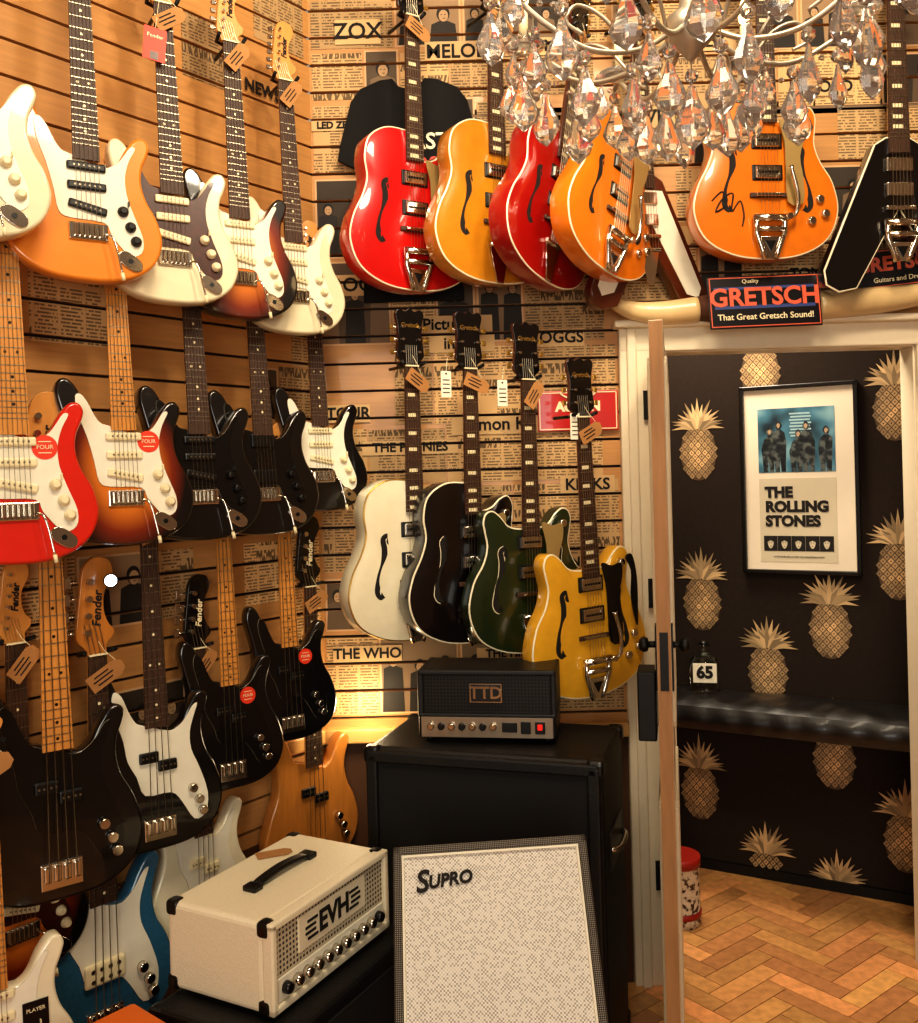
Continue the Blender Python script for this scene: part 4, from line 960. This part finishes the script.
ch.cyl((0, 0, .28), (0, 0, H - 2.38), .006, silver, 8); ch.lathe([(0, 0), (.05, 0), (.05, -.02), (.02, -.04), (0, -.04)], silver, 16, Matrix.Translation((0, 0, H - 2.38)))
bulb = mat('warm_bulb', C(255, 214, 150), .3, emis=6)
for a in range(8):
    an = rad(a * 45 + 12); ca, sa = math.cos(an), math.sin(an)
    P = ospl([(r * ca, r * sa, z) for r, z in ((.03, -.01), (.10, -.05), (.19, -.055), (.27, -.015), (.335, .035), (.365, .03))], 6)
    ch.tube(P, .0050, silver, 8)
    Q = ospl([(r * ca, r * sa, z) for r, z in ((.12, -.05), (.16, .0), (.21, .02), (.23, -.01), (.20, -.03))], 5); ch.tube(Q, .0035, silver, 6)
    T = Matrix.Translation((.335 * ca, .335 * sa, .035))
    ch.lathe([(0, 0), (.012, 0), (.040, .012), (.044, .018), (.039, .015), (.01, .006), (.010, .03), (0, .03)], cryst, 16, T)
    ch.lathe([(0, .03), (.009, .03), (.009, .09), (0, .09)], M_['cream'], 10, T)
    ch.lathe([(0, .09), (.010, .10), (.013, .115), (.006, .14), (0, .15)], bulb, 10, T)
    for r, zz, cn in ((.365, .028, .015), (.29, .0, .035), (.20, -.05, .02), (.11, -.055, .03)):
        crystal(r * ca, r * sa, zz, RND.uniform(.9, 1.2), cn)
    for q in range(2):
        b2 = an + rad(90 + 180 * q); crystal(.335 * ca + .042 * math.cos(b2), .335 * sa + .042 * math.sin(b2), .05, .8, .012)
    a2 = an + rad(45)
    for i in range(1, 8):
        t = i / 8; r_ = .33 * (1 - .12 * math.sin(math.pi * t)); aa = an + (a2 - an) * t
        ch.lathe([(0, .006), (.006, .002), (.006, -.002), (0, -.006)], cryst, 6, Matrix.Translation((r_ * math.cos(aa), r_ * math.sin(aa), .03 - .06 * math.sin(math.pi * t))), False)
    am = an + rad(22.5); crystal(.30 * math.cos(am), .30 * math.sin(am), -.03, 1.15, .015)
crystal(0, 0, -.06, 1.3, .03)
ch.obj('crystal_chandelier', frame(.43, 1.70, 2.385))

# ------------------------------------------------------------------ lights
def area(name, loc, rot, size, e, c, sy=None):
    l = bpy.data.lights.new(name, 'AREA'); l.energy = e; l.color = c; l.size = size
    if sy: l.shape = 'RECTANGLE'; l.size_y = sy
    o = bpy.data.objects.new(name, l); sc.collection.objects.link(o); o.location = loc
    o.rotation_euler = rot; return o
def aim(o, t):
    o.rotation_euler = (Vector(t) - o.location).to_track_quat('-Z', 'Y').to_euler()
o = area('ceiling_light_1', (-.1, 1.1, 3.42), (0, 0, 0), .7, 44, (1, .84, .62)); aim(o, (-.4, 2.6, 1.5))
o = area('ceiling_light_2', (.9, 1.4, 3.42), (0, 0, 0), .4, 24, (1, .84, .62)); aim(o, (.6, 3.0, 1.8))
o = area('rear_fill_light', (-.15, -2.1, 1.8), (0, 0, 0), 2.1, 66, (1, .93, .82), 1.7); aim(o, (-.15, 3, 1.4))  # added soft fill from behind the camera, set in the unseen window opening
o = area('corridor_light', (.75, 3.45, 2.66), (0, 0, 0), .5, 34, (1, .85, .66))
def spot(name, loc, t, e, ang, c=(1, .83, .60)):
    l = bpy.data.lights.new(name, 'SPOT'); l.energy = e; l.color = c; l.spot_size = rad(ang); l.spot_blend = .7; l.shadow_soft_size = .05
    o = bpy.data.objects.new(name, l); sc.collection.objects.link(o); o.location = loc; aim(o, t)
spot('spot_light_1', (.2, 1.7, 3.4), (-.3, 3.0, 2.5), 40, 75)
spot('spot_light_2', (1.0, 1.9, 3.4), (.9, 3.0, 2.5), 32, 70)
spot('spot_light_3', (.3, 1.6, 3.4), (.2, 3.0, 1.5), 60, 40)
l = bpy.data.lights.new('corner_lamp', 'POINT'); l.energy = 2.2; l.color = (1, .78, .48); l.shadow_soft_size = .04
o = bpy.data.objects.new('corner_lamp', l); sc.collection.objects.link(o); o.location = (-.30, 2.90, .90)
wd = bpy.data.worlds.new('World'); sc.world = wd; wd.use_nodes = True
wd.node_tree.nodes['Background'].inputs[0].default_value = (1, .88, .72, 1); wd.node_tree.nodes['Background'].inputs[1].default_value = .35

# ------------------------------------------------------------------ camera
cam = bpy.data.cameras.new('camera'); co = bpy.data.objects.new('camera', cam); sc.collection.objects.link(co)
co.location = (0, 0, 1.6); co.rotation_euler = (rad(90), rad(1.5), 0)
cam.lens = 960 / 1023 * 36; cam.sensor_width = 36; cam.shift_y = -.0357; cam.clip_start = .05
sc.camera = co
